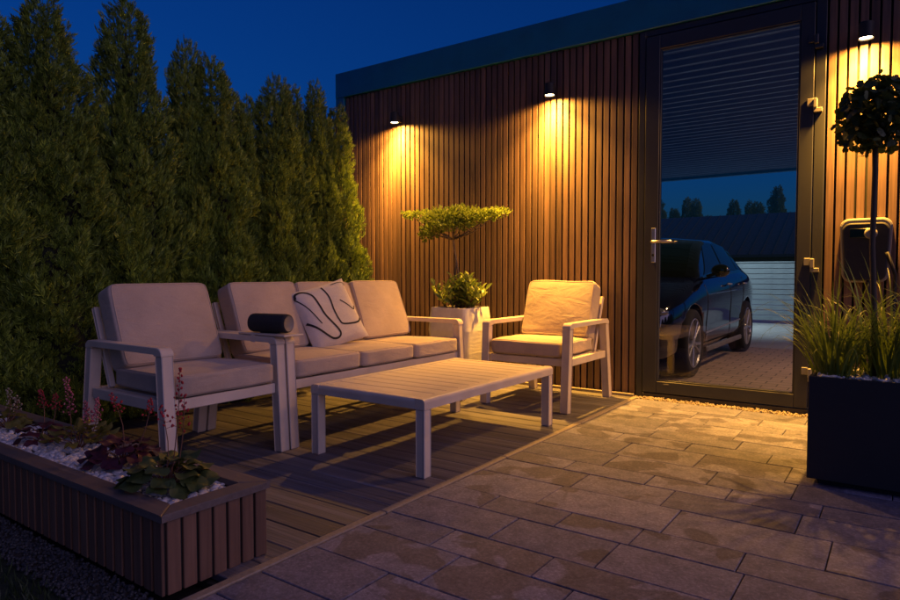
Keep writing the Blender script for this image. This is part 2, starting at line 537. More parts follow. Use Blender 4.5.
def ico(sub=1):
    t = (1+5**.5)/2
    V = [(-1, t, 0), (1, t, 0), (-1, -t, 0), (1, -t, 0), (0, -1, t), (0, 1, t), (0, -1, -t), (0, 1, -t), (t, 0, -1), (t, 0, 1), (-t, 0, -1), (-t, 0, 1)]
    V = [np.array(v)/np.linalg.norm(v) for v in V]
    F = [(0, 11, 5), (0, 5, 1), (0, 1, 7), (0, 7, 10), (0, 10, 11), (1, 5, 9), (5, 11, 4), (11, 10, 2), (10, 7, 6), (7, 1, 8), (3, 9, 4), (3, 4, 2), (3, 2, 6), (3, 6, 8), (3, 8, 9), (4, 9, 5), (2, 4, 11), (6, 2, 10), (8, 6, 7), (9, 8, 1)]
    for _ in range(sub):
        mid = {}; nf = []
        def mp(a, b):
            k = (min(a, b), max(a, b))
            if k not in mid:
                v = V[a]+V[b]; V.append(v/np.linalg.norm(v)); mid[k] = len(V)-1
            return mid[k]
        for a, b, c in F:
            x, y, z = mp(a, b), mp(b, c), mp(c, a)
            nf += [(a, x, z), (b, y, x), (c, z, y), (x, y, z)]
        F = nf
    return np.array(V), np.array(F)

rng = np.random.default_rng(11)

# ================================================================== SETTING
WALL = 5.211            # front face of the cladding
DX0, DX1 = -4.35, -1.795   # deck in x
# ground sheet
g = box('ground', -300, 300, -300, 300, -.36, -.06, M['soil']); tag(g, kind='structure')
# lawn in front of the raised bed
lawn = box('lawn', -9, -1.84, -6, .93, -.055, -.015, M['lawn']); tag(lawn, kind='structure')
n_ = 14000
P = np.stack([rng.uniform(-5.5, -1.86, n_), rng.uniform(-.6, .90, n_), np.full(n_, -.016)], 1)
tv = [(-.003, 0, 0), (.003, 0, 0), (.002, .004, .03), (0, .014, .055)]
nr = np.stack([rng.normal(0, .28, n_), rng.normal(0, .28, n_), np.ones(n_)], 1)
lg = obj('lawn_grass', scatter('lawn_grass', tv, [(0, 1, 2), (0, 2, 3)], P, frames(nr, rng.uniform(0, 6.28, n_)), rng.uniform(.5, 1.1, n_)), M['lawn_blade'])
tag(lg, 'dark short lawn beside the slatted raised bed', 'grass', kind='stuff')
gs = box('gravel_strip', -9, -1.84, .932, 1.06, -.055, -.006, M['soil']); tag(gs, kind='structure')
IV, IF = ico(0)
n_ = 3800
P = np.stack([rng.uniform(-5, -1.85, n_), rng.uniform(.90, 1.062, n_), rng.uniform(-.006, .002, n_)], 1)
gg = obj('gravel', scatter('gravel', IV, IF, P, frames(rng.normal(0, 1, (n_, 3)), rng.uniform(0, 6, n_)), rng.uniform(.004, .009, (n_, 3))), M['dark_gravel'])
tag(gg, 'grey gravel strip along the foot of the raised bed', 'gravel', kind='stuff')

# paving stones ---------------------------------------------------------
pav = box('terrace_paving', -1.80, 2.6, -2.2, 5.09, -.055, -.022, M['joint']); tag(pav, kind='structure')
ROWS = [(1.615, 1.853, [-1.265]), (1.863, 2.035, [-1.415, -.99]), (2.045, 2.283, [-1.27, -.843]),
        (2.293, 2.465, [-1.47, -1.117, -.813, -.442]), (2.475, 2.758, [-1.296, -.75, -.196]), (2.768, 2.997, [-1.267, -.843, -.323]),
        (3.007, 3.168, [-1.415, -.992, -.63, -.263]), (3.178, 3.417, [-1.272, -.75]), (3.427, 3.71, [-1.3, -.878, -.45]),
        (3.72, 3.905, [-1.42, -1.005, -.574]), (3.915, 4.125, [-1.27, -.767, -.35]), (4.135, 4.437, [-1.3, -.828, -.3]),
        (4.447, 4.60, [-1.45, -1.073, -.6]), (4.61, 4.815, [-1.2, -.77, -.33]), (4.825, 5.085, [-1.4, -.95, -.52])]
y = 1.605; hs = [.235, .165, .28, .235, .17]; k = 0
extra = []
while y > -.9:
    h = hs[k % 5]; extra.append((y-h, y, [])); y -= h+.01; k += 1
for (y0, y1, js) in ROWS+extra:
    js = sorted(js); x = js[-1] if js else -1.749
    while x < 1.3:
        x += random.choice([.36, .43, .43, .5, .55]); js.append(x)
    xs = [-1.749]+js
    for a, b in zip(xs[:-1], xs[1:]):
        t = box('paving_stone', a+.002, b-.002, y0-.003, y1+.003, -.03+random.uniform(-.0012, .0012), random.uniform(-.0015, .0015), M['paver'], pav, .0025)
# edging between deck and paving
y = 1.02; k = 0
edge = tag(box('deck_edging', -1.7935, -1.7535, .98, 5.16, -.05, -.03, M['joint']), kind='structure')
while y < 5.1:
    e = min(y+1.0, 5.155)
    box('edging_bar', -1.793, -1.754, y, e-.004, -.029, .004, M['kerb'], edge, .004); y = e
# deck ------------------------------------------------------------------
deck = tag(box('deck', DX0, DX1-.004, 1.25, 5.14, -.055, -.028, M['soil']), kind='structure')
y = 1.27
while y < 5.12:
    h = min(.138, 5.135-y)
    # some boards are butted from two lengths
    box('deck_board', DX0, DX1-.002, y, y+h-.004, -.026, random.uniform(-.001, .001), M['deck'], deck, .003); y += h
box('wall_batten', -4.3, DX1, 5.141, 5.168, -.03, .022, M['kerb'], deck, .003)
# bed of soil under the hedge
bed = tag(box('planting_bed', -9, DX0-.003, 1.1, 16, -.058, -.01, M['soil']), kind='structure')
# gravel strip at the door
gd = tag(box('door_gravel_bed', -1.79, 2.6, 5.092, 5.20, -.055, -.02, M['joint']), kind='structure')
n_ = 2600
P = np.stack([rng.uniform(-1.785, 1.2, n_), rng.uniform(5.095, 5.19, n_), rng.uniform(-.016, .004, n_)], 1)
dg = obj('door_gravel', scatter('door_gravel', IV, IF, P, frames(rng.normal(0, 1, (n_, 3)), rng.uniform(0, 6, n_)), rng.uniform(.005, .012, (n_, 3))), M['gravel'])
tag(dg, 'buff gravel strip at the foot of the glass door', 'gravel', kind='stuff')
# carport floor and yard
cf = tag(box('carport_floor', -5.1, 2.6, 5.28, 9.7, -.055, -.004, M['carport_floor']), kind='structure')
yd = tag(box('yard_paving', -22, 22, 9.703, 30, -.058, -.008, M['concrete']), kind='structure')

# ================================================================== BUILDING
BX0, BX1 = -5.24, 2.0
bld = empty('carport_building', (0, 0, 0), 0, 'flat roofed garden carport clad in upright brown slats, dark fascia', 'building')
PITCH, SW = .0612, .0465
slat_me = py_mesh('slat', *box_vf(-SW/2, SW/2, -.011, .011, 0, 2.955, .002))
def slat_row(x0, x1):
    n = int(round((x1-x0)/PITCH)); p = (x1-x0)/n
    for i in range(n):
        obj('slat', slat_me, M['slat'], bld, (x0+p*(i+.5), WALL+.011+random.uniform(-.0007, .0007), .012))
slat_row(-5.112, -1.80)
slat_row(-.468, 1.97)
box('backing_panel', -5.15, -1.797, WALL+.0245, WALL+.06, .0, 2.99, M['backing'], bld)
box('backing_panel', -.472, BX1-.03, WALL+.0245, WALL+.06, .0, 2.99, M['backing'], bld)
box('fascia', BX0, BX1, WALL-.028, WALL+.075, 2.972, 3.243, M['fascia'], bld, .004)
box('corner_post', BX0+.002, -5.118, WALL-.026, WALL+.085, -.03, 2.9705, M['fascia'], bld, .004)
box('side_wall', BX0+.003, -5.16, WALL+.087, 12.98, -.03, 2.972, M['fascia'], bld, .004)
box('side_fascia', BX0+.001, -5.15, WALL+.077, 13.0, 2.974, 3.242, M['fascia'], bld, .004)
box('rear_fascia', -5.148, BX1, 12.92, 13.0, 2.86, 3.241, M['fascia'], bld, .004)
box('right_fascia', BX1-.08, BX1-.001, WALL+.077, 12.918, 2.974, 3.240, M['fascia'], bld, .004)
box('roof_deck', -5.149, BX1-.082, WALL+.077, 12.918, 3.10, 3.2, M['fascia'], bld, .004)
# ribbed sheet ceiling, ribs along x
prof = []; y = WALL+.085
while y < 12.85:
    prof += [(y, 2.955), (y+.13, 2.955), (y+.15, 2.915), (y+.187, 2.915), (y+.207, 2.955)]
    y += .207
mb = MB(); mb.grid([[(-5.14, py, pz), (BX1-.09, py, pz)] for py, pz in prof]); mb.build('ceiling_sheet', M['sheet'], bld)
for yy in (5.33, 9.1, 12.86):
    box('roof_post', BX1-.2, BX1-.09, yy, yy+.11, -.02, 2.90, M['fascia'], bld, .004)
# glazed door -----------------------------------------------------------
A = M['anthracite']
FX0, FX1, FZ = -1.795, -.473, 2.968
fr = MB()
fr.box(FX0+.001, FX0+.052, WALL-.008, WALL+.07, 0.0, FZ); fr.box(FX1-.066, FX1-.001, WALL-.008, WALL+.07, 0.0, FZ)
fr.box(FX0+.0525, FX1-.0665, WALL-.0079, WALL+.07, FZ-.05, FZ-.0005); fr.box(FX0+.0525, FX1-.0665, WALL-.0079, WALL+.07, 0.0, .035)
fr.build('door_frame', A, bld)
SX0, SX1, SZ0, SZ1 = FX0+.058, FX1-.072, .042, FZ-.056
GX0, GX1, GZ0, GZ1 = -1.626, -.632, .138, 2.80
door = empty('glazed_door', (0, 0, 0)); door.parent = bld
s = MB()
s.box(SX0, GX0, WALL-.017, WALL+.055, SZ0, SZ1); s.box(GX1, SX1, WALL-.017, WALL+.055, SZ0, SZ1)
s.box(GX0+.0005, GX1-.0005, WALL-.0169, WALL+.055, SZ0+.0003, GZ0); s.box(GX0+.0005, GX1-.0005, WALL-.0169, WALL+.055, GZ1, SZ1-.0003)
s.build('sash', A, door)
bd = MB()
for (a, b, c, d) in ((GX0+.001, GX0+.012, GZ0+.001, GZ1-.001), (GX1-.012, GX1-.001, GZ0+.001, GZ1-.001), (GX0+.0125, GX1-.0125, GZ0+.001, GZ0+.012), (GX0+.0125, GX1-.0125, GZ1-.012, GZ1-.001)):
    bd.box(a, b, WALL-.010, WALL+.03, c, d, b=.002)
bd.build('glazing_bead', M['steel'] if False else M['anthracite'], door)
mb = MB(); mb.grid([[(GX0+.002, 0, GZ0+.002), (GX1-.002, 0, GZ0+.002)], [(GX0+.002, 0, GZ1-.002), (GX1-.002, 0, GZ1-.002)]])
mb.build('glass_pane', M['glass'], door, (0, WALL+.004, 0))
h = MB(); h.box(-1.677, -1.641, WALL-.027, WALL-.0175, 1.10, 1.38, b=.004); hp = h.build('handle_plate', M['steel'], door)
h = MB(); h.tube([(-1.659, WALL-.027, 1.268), (-1.659, WALL-.065, 1.268), (-1.650, WALL-.075, 1.268), (-1.50, WALL-.078, 1.266)], .0115, 10); h.build('lever', M['steel'], door, smooth=True)
h = MB(); h.lathe([(.009, 0), (.011, .003), (.011, .006)], 12, Matrix.Translation((-1.659, WALL-.027, 1.16)) @ Matrix.Rotation(RAD(90), 4, 'X')); h.build('lock_cylinder', M['black'], door)
for z in (.30, 1.08, 2.20, 2.64):
    h = MB(); h.box(-.585, -.545, WALL-.030, WALL-.0175, z-.012, z+.040, b=.003); h.box(-.5445, -.520, WALL-.052, WALL-.0175, z-.03, z+.036, b=.004); h.box(-.5435, -.49, WALL-.040, WALL-.0085, z-.06, z-.0305, b=.003)
    h.build('hinge', M['anthracite'] if z > 2.5 else M['grey_cap'], door)
d = MB(); d.box(GX0+.06, GX0+.10, WALL-.0215, WALL-.0175, GZ0-.022, GZ0-.017, b=.001); d.build('drain_cap', M['grey_cap'], door)

# ================================================================== WALL LAMPS
def wall_lamp(x, z, label):
    t = empty('wall_lamp', (x, WALL, z), 0, label, 'lamp', 'cylinder lamps on the slatted wall')
    yo = -.098
    m = MB(); m.lathe([(.042, .004), (.044, .0), (.044, .006), (.044, .102), (.040, .106)], 28, Matrix.Translation((0, yo, 0)), cap=False)
    m.lathe([(.039, .012), (.039, .004), (.042, .004)], 28, Matrix.Translation((0, yo, 0)), cap=False)
    m.lathe([(.040, .106), (.0, .1065)], 28, Matrix.Translation((0, yo, 0)), cap=False)
    m.build('lamp_body', M['black'], t, smooth=False)
    m = MB(); m.box(-.025, .025, -.056, -.001, .02, .085, b=.003); m.build('bracket', M['black'], t)
    m = MB(); m.lathe([(.0388, .011), (.0, .0111)], 28, Matrix.Translation((0, yo, 0)), cap=False); m.build('lens', M['lens'], t)
    for nm, en, size, bl in (('spill_light', LAMP_SPILL, 174, .35), ('wide_light', LAMP_WIDE, 118, 1.0), ('core_light', LAMP_CORE, 66, 1.0)):
        ld = bpy.data.lights.new(nm, 'SPOT'); ld.energy = en; ld.color = LAMP_COL; ld.spot_size = RAD(size); ld.spot_blend = bl; ld.shadow_soft_size = .045
        lo = bpy.data.objects.new(nm, ld); COL.objects.link(lo); lo.parent = t; lo.location = (0, yo, -.004)
    return t
wall_lamp(-4.318, 2.566, 'lit black cylinder wall lamp closest to the conifer hedge')
wall_lamp(-2.555, 2.562, 'lit black cylinder wall lamp above the lone armchair')
wall_lamp(-.241, 2.566, 'lit black cylinder wall lamp above the charging box')

# ================================================================== CHARGER
ch = empty('wall_charger', (-.215, WALL-.001, .95), 0, 'black and silver car charging box mounted on the slatted wall', 'charger')
def rrect(w, h, r, n=6, taper=1.0):
    pts = []
    for cx, cy, a0 in ((w/2-r, h/2-r, 0), (-w/2+r, h/2-r, 90), (-w/2+r, -h/2+r, 180), (w/2-r, -h/2+r, 270)):
        for k in range(n+1):
            a = RAD(a0+90*k/n); x, yv = cx+r*math.cos(a), cy+r*math.sin(a)
            x *= 1-(1-taper)*(h/2-yv)/h if True else 1
            pts.append((x, yv))
    return pts
def plate_mesh(w, h, r, d0, d1, bev=.01, taper=.86):
    """rounded plate standing in xz, from y=-d0 to y=-d1"""
    m = MB(); rings = []
    for (s, yv) in ((0, -d0), (0, -(d1-bev)), (bev*.3, -(d1-bev*.3)), (bev, -d1)):
        rings.append([(x*(1-2*s/w), yv, z*(1-2*s/h)) for x, z in rrect(w, h, r, taper=taper)])
    n = len(rings[0]); V = [v for rr in rings for v in rr]; F = []
    for i in range(len(rings)-1):
        for k in range(n):
            j = (k+1) % n; F.append([i*n+k, i*n+j, (i+1)*n+j, (i+1)*n+k])
    F.append([(len(rings)-1)*n+k for k in range(n)])
    return m.add(V, F)
plate_mesh(.305, .43, .06, 0, .10, .012).build('housing', M['grey_cap'], ch, (0, 0, .215))
plate_mesh(.272, .385, .05, .101, .118, .008).build('front_panel', M['black'], ch, (0, 0, .205))
m = MB(); m.box(-.09, .06, -.122, -.119, .30, .36, b=.001); m.build('display', M['carglass'], ch)
m = MB(); m.lathe([(.035, 0), (.038, .01), (.030, .03), (.022, .032)], 20, Matrix.Translation((.03, -.119, .325)) @ Matrix.Rotation(RAD(90), 4, 'X')); m.build('socket', M['grey_cap'], ch)
m = MB(); m.tube([(.02, -.10, .03), (.03, -.13, -.12), (.09, -.12, -.35), (.16, -.08, -.30), (.17, -.07, .05), (.12, -.12, .2)], .012, 8); m.build('cable', M['black'], ch, smooth=True)

# ================================================================== CUSHIONS
def cushion_mesh(name, w, d, h, puff=.02, n=16, p=7.0, seed=0, wrinkle=.004, pinch=0.0):
    """soft box, w (x) d (y) h (z), origin at the base centre"""
    r_ = np.random.default_rng(seed); V = []; F = []; index = {}
    def vid(i, j, k):
        key = (i, j, k)
        if key not in index:
            q = np.array([2*i/n-1, 2*j/n-1, 2*k/n-1])
            s = np.sign(q)*np.abs(q)**.85
            L = (np.abs(s)**p).sum()**(1/p); u = s/max(L, 1e-6)*np.max(np.abs(s))
            index[key] = len(V); V.append(u)
        return index[key]
    for a in range(n):
        for b in range(n):
            for s in (0, n):
                f1 = [vid(s, a, b), vid(s, a+1, b), vid(s, a+1, b+1), vid(s, a, b+1)]
                f2 = [vid(a, s, b), vid(a, s, b+1), vid(a+1, s, b+1), vid(a+1, s, b)]
                f3 = [vid(a, b, s), vid(a+1, b, s), vid(a+1, b+1, s), vid(a, b+1, s)]
                for f in (f1, f2, f3): F.append(f if s else f[::-1])
    V = np.array(V)
    x, y, z = V[:, 0].copy(), V[:, 1].copy(), V[:, 2].copy()
    dims = sorted([(w, 0), (d, 1), (h, 2)])
    ax = dims[0][1]; o1, o2 = [k for k in range(3) if k != ax]
    half = np.array([w, d, h])/2
    out = V*half
    prof = (1-V[:, o1]**2)*(1-V[:, o2]**2)
    out[:, ax] += V[:, ax]*puff*prof
    # waviness and creases
    for _ in range(7):
        kx = r_.normal(0, 1, 3)*np.array([1, 1, 1])*9; ph = r_.uniform(0, 6)
        wv = np.sin((out*kx).sum(1)+ph)
        out[:, ax] += wrinkle*.5*wv*np.sign(V[:, ax])
        out[:, o1] += wrinkle*.35*np.sin((out*kx[::-1]).sum(1)+ph)
        out[:, o2] += wrinkle*.35*np.cos((out*kx).sum(1)+ph*2)
    if pinch:
        for o_ in (o1, o2):
            other = o2 if o_ == o1 else o1
            out[:, o_] -= V[:, o_]*half[o_]*pinch*(1-V[:, other]**2)
    out[:, 2] -= out[:, 2].min()
    rings = []
    for e in (0, n):
        ring = [(0, b) for b in range(n)]+[(a, n) for a in range(n)]+[(n, n-b) for b in range(n)]+[(n-a, 0) for a in range(n)]
        ids = []
        for a, b in ring:
            key = [0, 0, 0]; key[ax] = e; key[o1] = a; key[o2] = b; ids.append(index[tuple(key)])
        rings.append([tuple(out[i]) for i in ids])
    PIPES[name] = rings
    return np_mesh(name, out, np.array(F), True)

PIPES = {}
def piping(cush, name):
    for ring in PIPES[name]:
        m = MB(); m.tube([ring[i % len(ring)] for i in range(len(ring)+1)], .0036, 6, False); m.build('piping', M['fabric'], cush, smooth=True)

def seam(parent, w, d, zs, inset=.004):
    for z in zs:
        pass

# ================================================================== LOUNGE CHAIRS AND SOFA  (local: front = -y, width along x)
def lounge_frame(root, W, D=.85, arm_h=.65, n_back=1):
    A = M['alu']
    lw = .062
    fy = -D/2; by = D/2
    for s in (-1, 1):
        xc = s*(W/2-lw/2)
        m = MB(); m.bar((xc, fy+.02, 0), (xc, fy+.055, arm_h-.04), lw, .062, (0, 1, 0)); m.build('front_leg', A, root)
        m = MB(); m.bar((xc, by-.03, 0), (xc, by-.115, arm_h-.04), lw, .062, (0, 1, 0)); m.build('rear_leg', A, root)
        # armrest: flat bar whose ends bend down into the legs
        prof = []
        for k in range(7):
            a = RAD(180-90*k/6); prof.append((fy+.024+.04+.04*math.cos(a), arm_h-.04+.04*math.sin(a)))
        for k in range(7):
            a = RAD(90-90*k/6); prof.append((by-.084-.04+.04*math.cos(a), arm_h-.04+.04*math.sin(a)))
        inner = [(fy+.086, arm_h-.041)] + [(fy+.086, arm_h-.034), (by-.146, arm_h-.034), (by-.146, arm_h-.041)]
        ring = prof+inner[::-1]
        m = MB(); V = []; n = len(ring)
        for e, ins in ((-1, .003), (-1, 0), (1, 0), (1, .003)):
            for (yy, zz) in ring:
                V.append((xc+e*(lw/2+.002-ins), yy, zz))
        # side offsets for a chamfer at the rim
        for i in range(n):
            for r_ in (0, 3):
                yy, zz = ring[i]; cyy, czz = 0, arm_h-.02
                V[r_*n+i] = (V[r_*n+i][0]-0, yy+(0.003 if yy < cyy else -.003), zz-(.003 if zz > czz else -.001))
                V[r_*n+i] = (xc+(-1 if r_ == 0 else 1)*(lw/2+.002), V[r_*n+i][1], V[r_*n+i][2])
        for i in range(n):
            for r_ in (1, 2):
                yy, zz = ring[i]; V[r_*n+i] = (xc+(-1 if r_ == 1 else 1)*(lw/2-.001), yy, zz)
        F = []
        for r_ in range(3):
            for i in range(n):
                j = (i+1) % n; F.append([r_*n+i, r_*n+j, (r_+1)*n+j, (r_+1)*n+i])
        # side caps as quads strips: outer profile to inner bar
        def cap(base, flip):
            outer = list(range(14)); inn = [14, 15, 16, 17]   # ring order: prof 0..13 then inner reversed (rear low, rear high, front high, front low)
            fs = [[0, 1, 2, 17], [2, 3, 4, 16, 17], [4, 5, 6, 16], [6, 7, 15, 16], [7, 8, 9, 15], [9, 10, 11, 15], [11, 12, 13, 14, 15]]
            for f in fs:
                q = [base+i for i in f]; F.append(q if flip else q[::-1])
        cap(0, True); cap(3*n, False)
        m.add(V, F); m.build('armrest', A, root)
    m = MB()
    m.box(-W/2+lw+.001, W/2-lw-.001, fy+.035, fy+.075, .335, .39); m.build('front_rail', A, root)
    m = MB(); m.box(-W/2+lw+.001, W/2-lw-.001, by-.13, by-.09, .335, .39); m.build('rear_rail', A, root)
    for s in (-1, 1):
        m = MB(); xc = s*(W/2-lw/2); m.box(xc-.018, xc+.018, fy+.0855, by-.1245, .335, .39); m.build('side_rail', A, root)
    for k in range(int(round(W/.19))):
        xx = -W/2+lw+.05+(W-2*lw-.1)*k/max(1, int(round(W/.19))-1)
        m = MB(); m.box(xx-.025, xx+.025, fy+.0755, by-.1305, .360, .385); m.build('seat_slat', A, root)
    # reclined back
    yb0, yb1 = by-.20, by-.035
    xs = [-W/2+lw+.02, W/2-lw-.02]
    for x in xs:
        m = MB(); m.bar((x, yb0, .391), (x, yb1, .82), .032, .032, (0, 1, 0)); m.build('back_post', A, root)
    for f in (.35, .65, 1.0):
        yy, zz = yb0+(yb1-yb0)*f, .391+.429*f
        m = MB(); m.bar((xs[0]+.017, yy, zz-.025), (xs[1]-.017, yy, zz-.025), .022, .05, (0, .36, .93)); m.build('back_slat', A, root)

def add_cushions(root, W, D, n, seed):
    lw = .062; iw = W-2*lw-.012; cw = iw/n
    for k in range(n):
        xc = -iw/2+cw*(k+.5)
        me = cushion_mesh('seat_cushion', cw-.006, D-.235, .100, .010, 20, 15, seed+k, .002)
        c_ = obj('seat_cushion', me, M['fabric'], root, (xc, -.105+.0, .3905)); piping(c_, 'seat_cushion')
        me = cushion_mesh('back_cushion', cw-.004, .145, .475, .018, 20, 14, seed+50+k, .0032)
        c_ = obj('back_cushion', me, M['fabric'], root, (xc, D/2-.292, .487), (RAD(-21), 0, random.uniform(-.015, .015))); piping(c_, 'back_cushion')

W1 = .745
ac = empty('armchair', (-2.315, 4.635, 0), RAD(0), 'taupe metal armchair with beige cushions standing alone against the wall', 'armchair', 'matching lounge armchairs')
lounge_frame(ac, W1); add_cushions(ac, W1, .85, 1, 3)
al = empty('armchair', (-3.27, 2.055, 0), RAD(90), 'taupe metal armchair with beige cushions set flush against the sofa end', 'armchair', 'matching lounge armchairs')
lounge_frame(al, W1); add_cushions(al, W1, .85, 1, 21)
W3 = 1.80
so = empty('sofa', (-3.27, 2.437+W3/2, 0), RAD(90), 'three seat taupe metal sofa with beige cushions along the hedge', 'sofa')
lounge_frame(so, W3); add_cushions(so, W3, .85, 3, 40)

# ================================================================== TABLE
tb = empty('coffee_table', (-2.29, 3.155, 0), 0, 'low taupe slatted metal coffee table in front of the sofa', 'table')
TW, TL, TH = .80, 1.40, .392
lw = .058
for sx in (-1, 1):
    for sy in (-1, 1):
        m = MB(); xx = sx*(TW/2-lw/2); yy = sy*(TL/2-lw/2)
        m.bar((xx, yy, 0), (xx, yy, TH-.052), lw, lw, (0, 1, 0)); m.build('leg', M['alu'], tb)
def round_bar(name, L, axis, off):
    """rail with a rounded outer top edge, running along axis"""
    m = MB(); prof = [(lw/2, .0), (lw/2, .03)]
    for k in range(6):
        a = RAD(90*k/5); prof.append((lw/2-.02+.02*math.cos(a), .032+.02*math.sin(a)))
    prof += [(-lw/2, .052), (-lw/2, .0)]
    n = len(prof); V = []
    for e in (-1, 1):
        for (u, z) in prof:
            V.append((u, e*L/2, z))
    F = [[i, (i+1) % n, n+(i+1) % n, n+i] for i in range(n)]+[list(reversed(range(n))), [n+i for i in range(n)]]
    m.add(V, F); return m.build(name, M['alu'], tb, off[0], (0, 0, off[1]))
round_bar('side_rail', TL, 'y', ((TW/2-lw/2, 0, TH-.0515), 0))
round_bar('side_rail', TL, 'y', ((-TW/2+lw/2, 0, TH-.0515), RAD(180)))
round_bar('end_rail', TW-2*lw-.002, 'x', ((0, -TL/2+lw/2, TH-.0517), RAD(-90)))
round_bar('end_rail', TW-2*lw-.002, 'x', ((0, TL/2-lw/2, TH-.0517), RAD(90)))
ns = 12; y0 = -TL/2+lw+.003; y1 = TL/2-lw-.003; p = (y1-y0)/ns
sl = py_mesh('top_slat', *box_vf(-TW/2+lw+.001, TW/2-lw-.001, -p/2+.0022, p/2-.0022, 0, .020, .003))
for k in range(ns):
    obj('top_slat', sl, M['alu'], tb, (0, y0+p*(k+.5), TH-.0212))

# ================================================================== PILLOW, SPEAKER, TRAY
pl = empty('throw_pillow', (-3.30, 3.20, .505), 0, 'square cream throw pillow with black line drawing leaning on the sofa back', 'pillow')
PS = .475
def pillow_pt(u, v, front, off=0.0):
    a, b = 2*u-1, 2*v-1
    f = max(0.0, (1-a**4)*(1-b**4))**.6
    sx = 1-.05*(1-b*b); sz = 1-.05*(1-a*a)
    return Vector((a*PS/2*sx, -front*(.062*f+.004+off), (b*PS/2*sz)+PS/2))
m = MB(); n = 22
for fr_ in (1, -1):
    Pg = [[pillow_pt(i/n, j/n, fr_) for i in range(n+1)] for j in range(n+1)]
    if fr_ < 0: Pg = [r[::-1] for r in Pg]
    m.grid(Pg)
rim = [(i/n, 0) for i in range(n)]+[(1, i/n) for i in range(n)]+[(1-i/n, 1) for i in range(n)]+[(0, 1-i/n) for i in range(n)]
m.grid([[pillow_pt(u, v, 1) for u, v in rim+rim[:1]], [pillow_pt(u, v, -1) for u, v in rim+rim[:1]]])
rotp = Matrix.Rotation(RAD(90-14), 4, 'Z') @ Matrix.Rotation(RAD(-24), 4, 'X') @ Matrix.Rotation(RAD(-14), 4, 'Y')
pl.rotation_euler = rotp.to_euler()
pl.location = (-3.245, 3.27, .500)
cov = m.build('pillow_cover', M['pillow'], pl, smooth=True)
CUR = [([(0.02, 0.87), (0.13, 0.67), (0.23, 0.39)], .004),
       ([(0.03, 0.87), (0.07, 0.94), (0.19, 0.95), (0.29, 0.86), (0.32, 0.69), (0.35, 0.49), (0.46, 0.23), (0.47, 0.14), (0.41, 0.1), (0.32, 0.12), (0.24, 0.2), (0.13, 0.35), (0.02, 0.47)], .0075),
       ([(0.52, 0.95), (0.55, 0.75), (0.53, 0.54), (0.54, 0.37), (0.58, 0.28), (0.77, 0.24), (0.89, 0.25), (0.96, 0.3)], .0065),
       ([(0.71, 0.66), (0.81, 0.56), (0.90, 0.46), (0.95, 0.51)], .0045), ([(0.7, 0.95), (0.86, 0.95), (0.94, 0.92), (.96, .87)], .003)]
def catmull(pts, k=8):
    pts = [Vector((p[0], p[1], 0)) for p in pts]; P_ = [2*pts[0]-pts[1]]+pts+[2*pts[-1]-pts[-2]]; out = []
    for i in range(1, len(P_)-2):
        for t in range(k):
            t_ = t/k; a, b, c, d = P_[i-1:i+3]
            out.append(.5*((2*b)+(c-a)*t_+(2*a-5*b+4*c-d)*t_**2+(3*b-a-3*c+d)*t_**3))
    return out+[pts[-1]]
for pts, wd in CUR:
    q = catmull(pts); L_, R_ = [], []
    for i, c in enumerate(q):
        t = (q[min(i+1, len(q)-1)]-q[max(i-1, 0)]).normalized(); nn = Vector((-t.y, t.x, 0))*(wd/PS)
        cl = lambda v: min(.995, max(.005, v))
        L_.append(pillow_pt(cl(c.x+nn.x), cl(c.y+nn.y), 1, .0016)); R_.append(pillow_pt(cl(c.x-nn.x), cl(c.y-nn.y), 1, .0016))
    m = MB(); m.grid([L_, R_]); m.build('printed_line', M['print'], pl)

ty = empty('armrest_tray', (-2.99, 2.437, .652), 0, 'flat taupe clip on tray across the two armrests', 'tray')
m = MB(); m.box(-.22, .19, -.075, .07, .001, .012, b=.004); m.build('tray_plate', M['alu'], ty)
m = MB(); m.box(-.10, -.06, -.077, -.0755, -.04, .006, b=.0005); m.build('clip', M['alu'], ty)
sp = empty('portable_speaker', (-2.99, 2.425, .665), RAD(12), 'small black cylindrical speaker lying on the armrest tray', 'speaker')
MR = Matrix.Translation((0, 0, .057)) @ Matrix.Rotation(RAD(90), 4, 'Y')
m = MB(); m.lathe([(.045, -.13), (.052, -.125), (.055, -.11), (.055, .11), (.052, .125), (.046, .13)], 32, MR, cap=False); m.build('speaker_body', M['mesh_black'], sp, smooth=True)
for e in (-1, 1):
    m = MB(); m.lathe([(.045, .1305*e), (.040, .125*e), (.0, .1245*e)], 28, MR, cap=False); m.build('bass_cone', M['grey_cap'], sp, smooth=True)
m = MB(); m.box(-.06, .06, -.022, .022, 0, .008, b=.003); m.build('foot', M['black'], sp)

# ================================================================== PLANTS
def leaf_template(w=.5, fold=.12, tip=.25):
    """pointed leaf along +y, unit length, lying in xy"""
    V = [(0, 0, 0), (-w*.35, .3, fold*.5), (-w*.5, .55, fold), (-w*.25, .82, fold*.5), (0, 1, -tip*.3), (w*.25, .82, fold*.5), (w*.5, .55, fold), (w*.35, .3, fold*.5), (0, .5, 0)]
    F = [(0, 8, 1), (1, 8, 2), (2, 8, 3), (3, 8, 4), (4, 8, 5), (5, 8, 6), (6, 8, 7), (7, 8, 0)]
    return V, F

def aligned(dirs, nup, jitter=0.0):
    """frames with y along dirs and z as close to nup as possible"""
    y = dirs/np.linalg.norm(dirs, axis=1, keepdims=True)
    x = np.cross(y, nup); x /= np.maximum(np.linalg.norm(x, axis=1, keepdims=True), 1e-6)
    z = np.cross(x, y)
    return np.stack([x, y, z], axis=2)

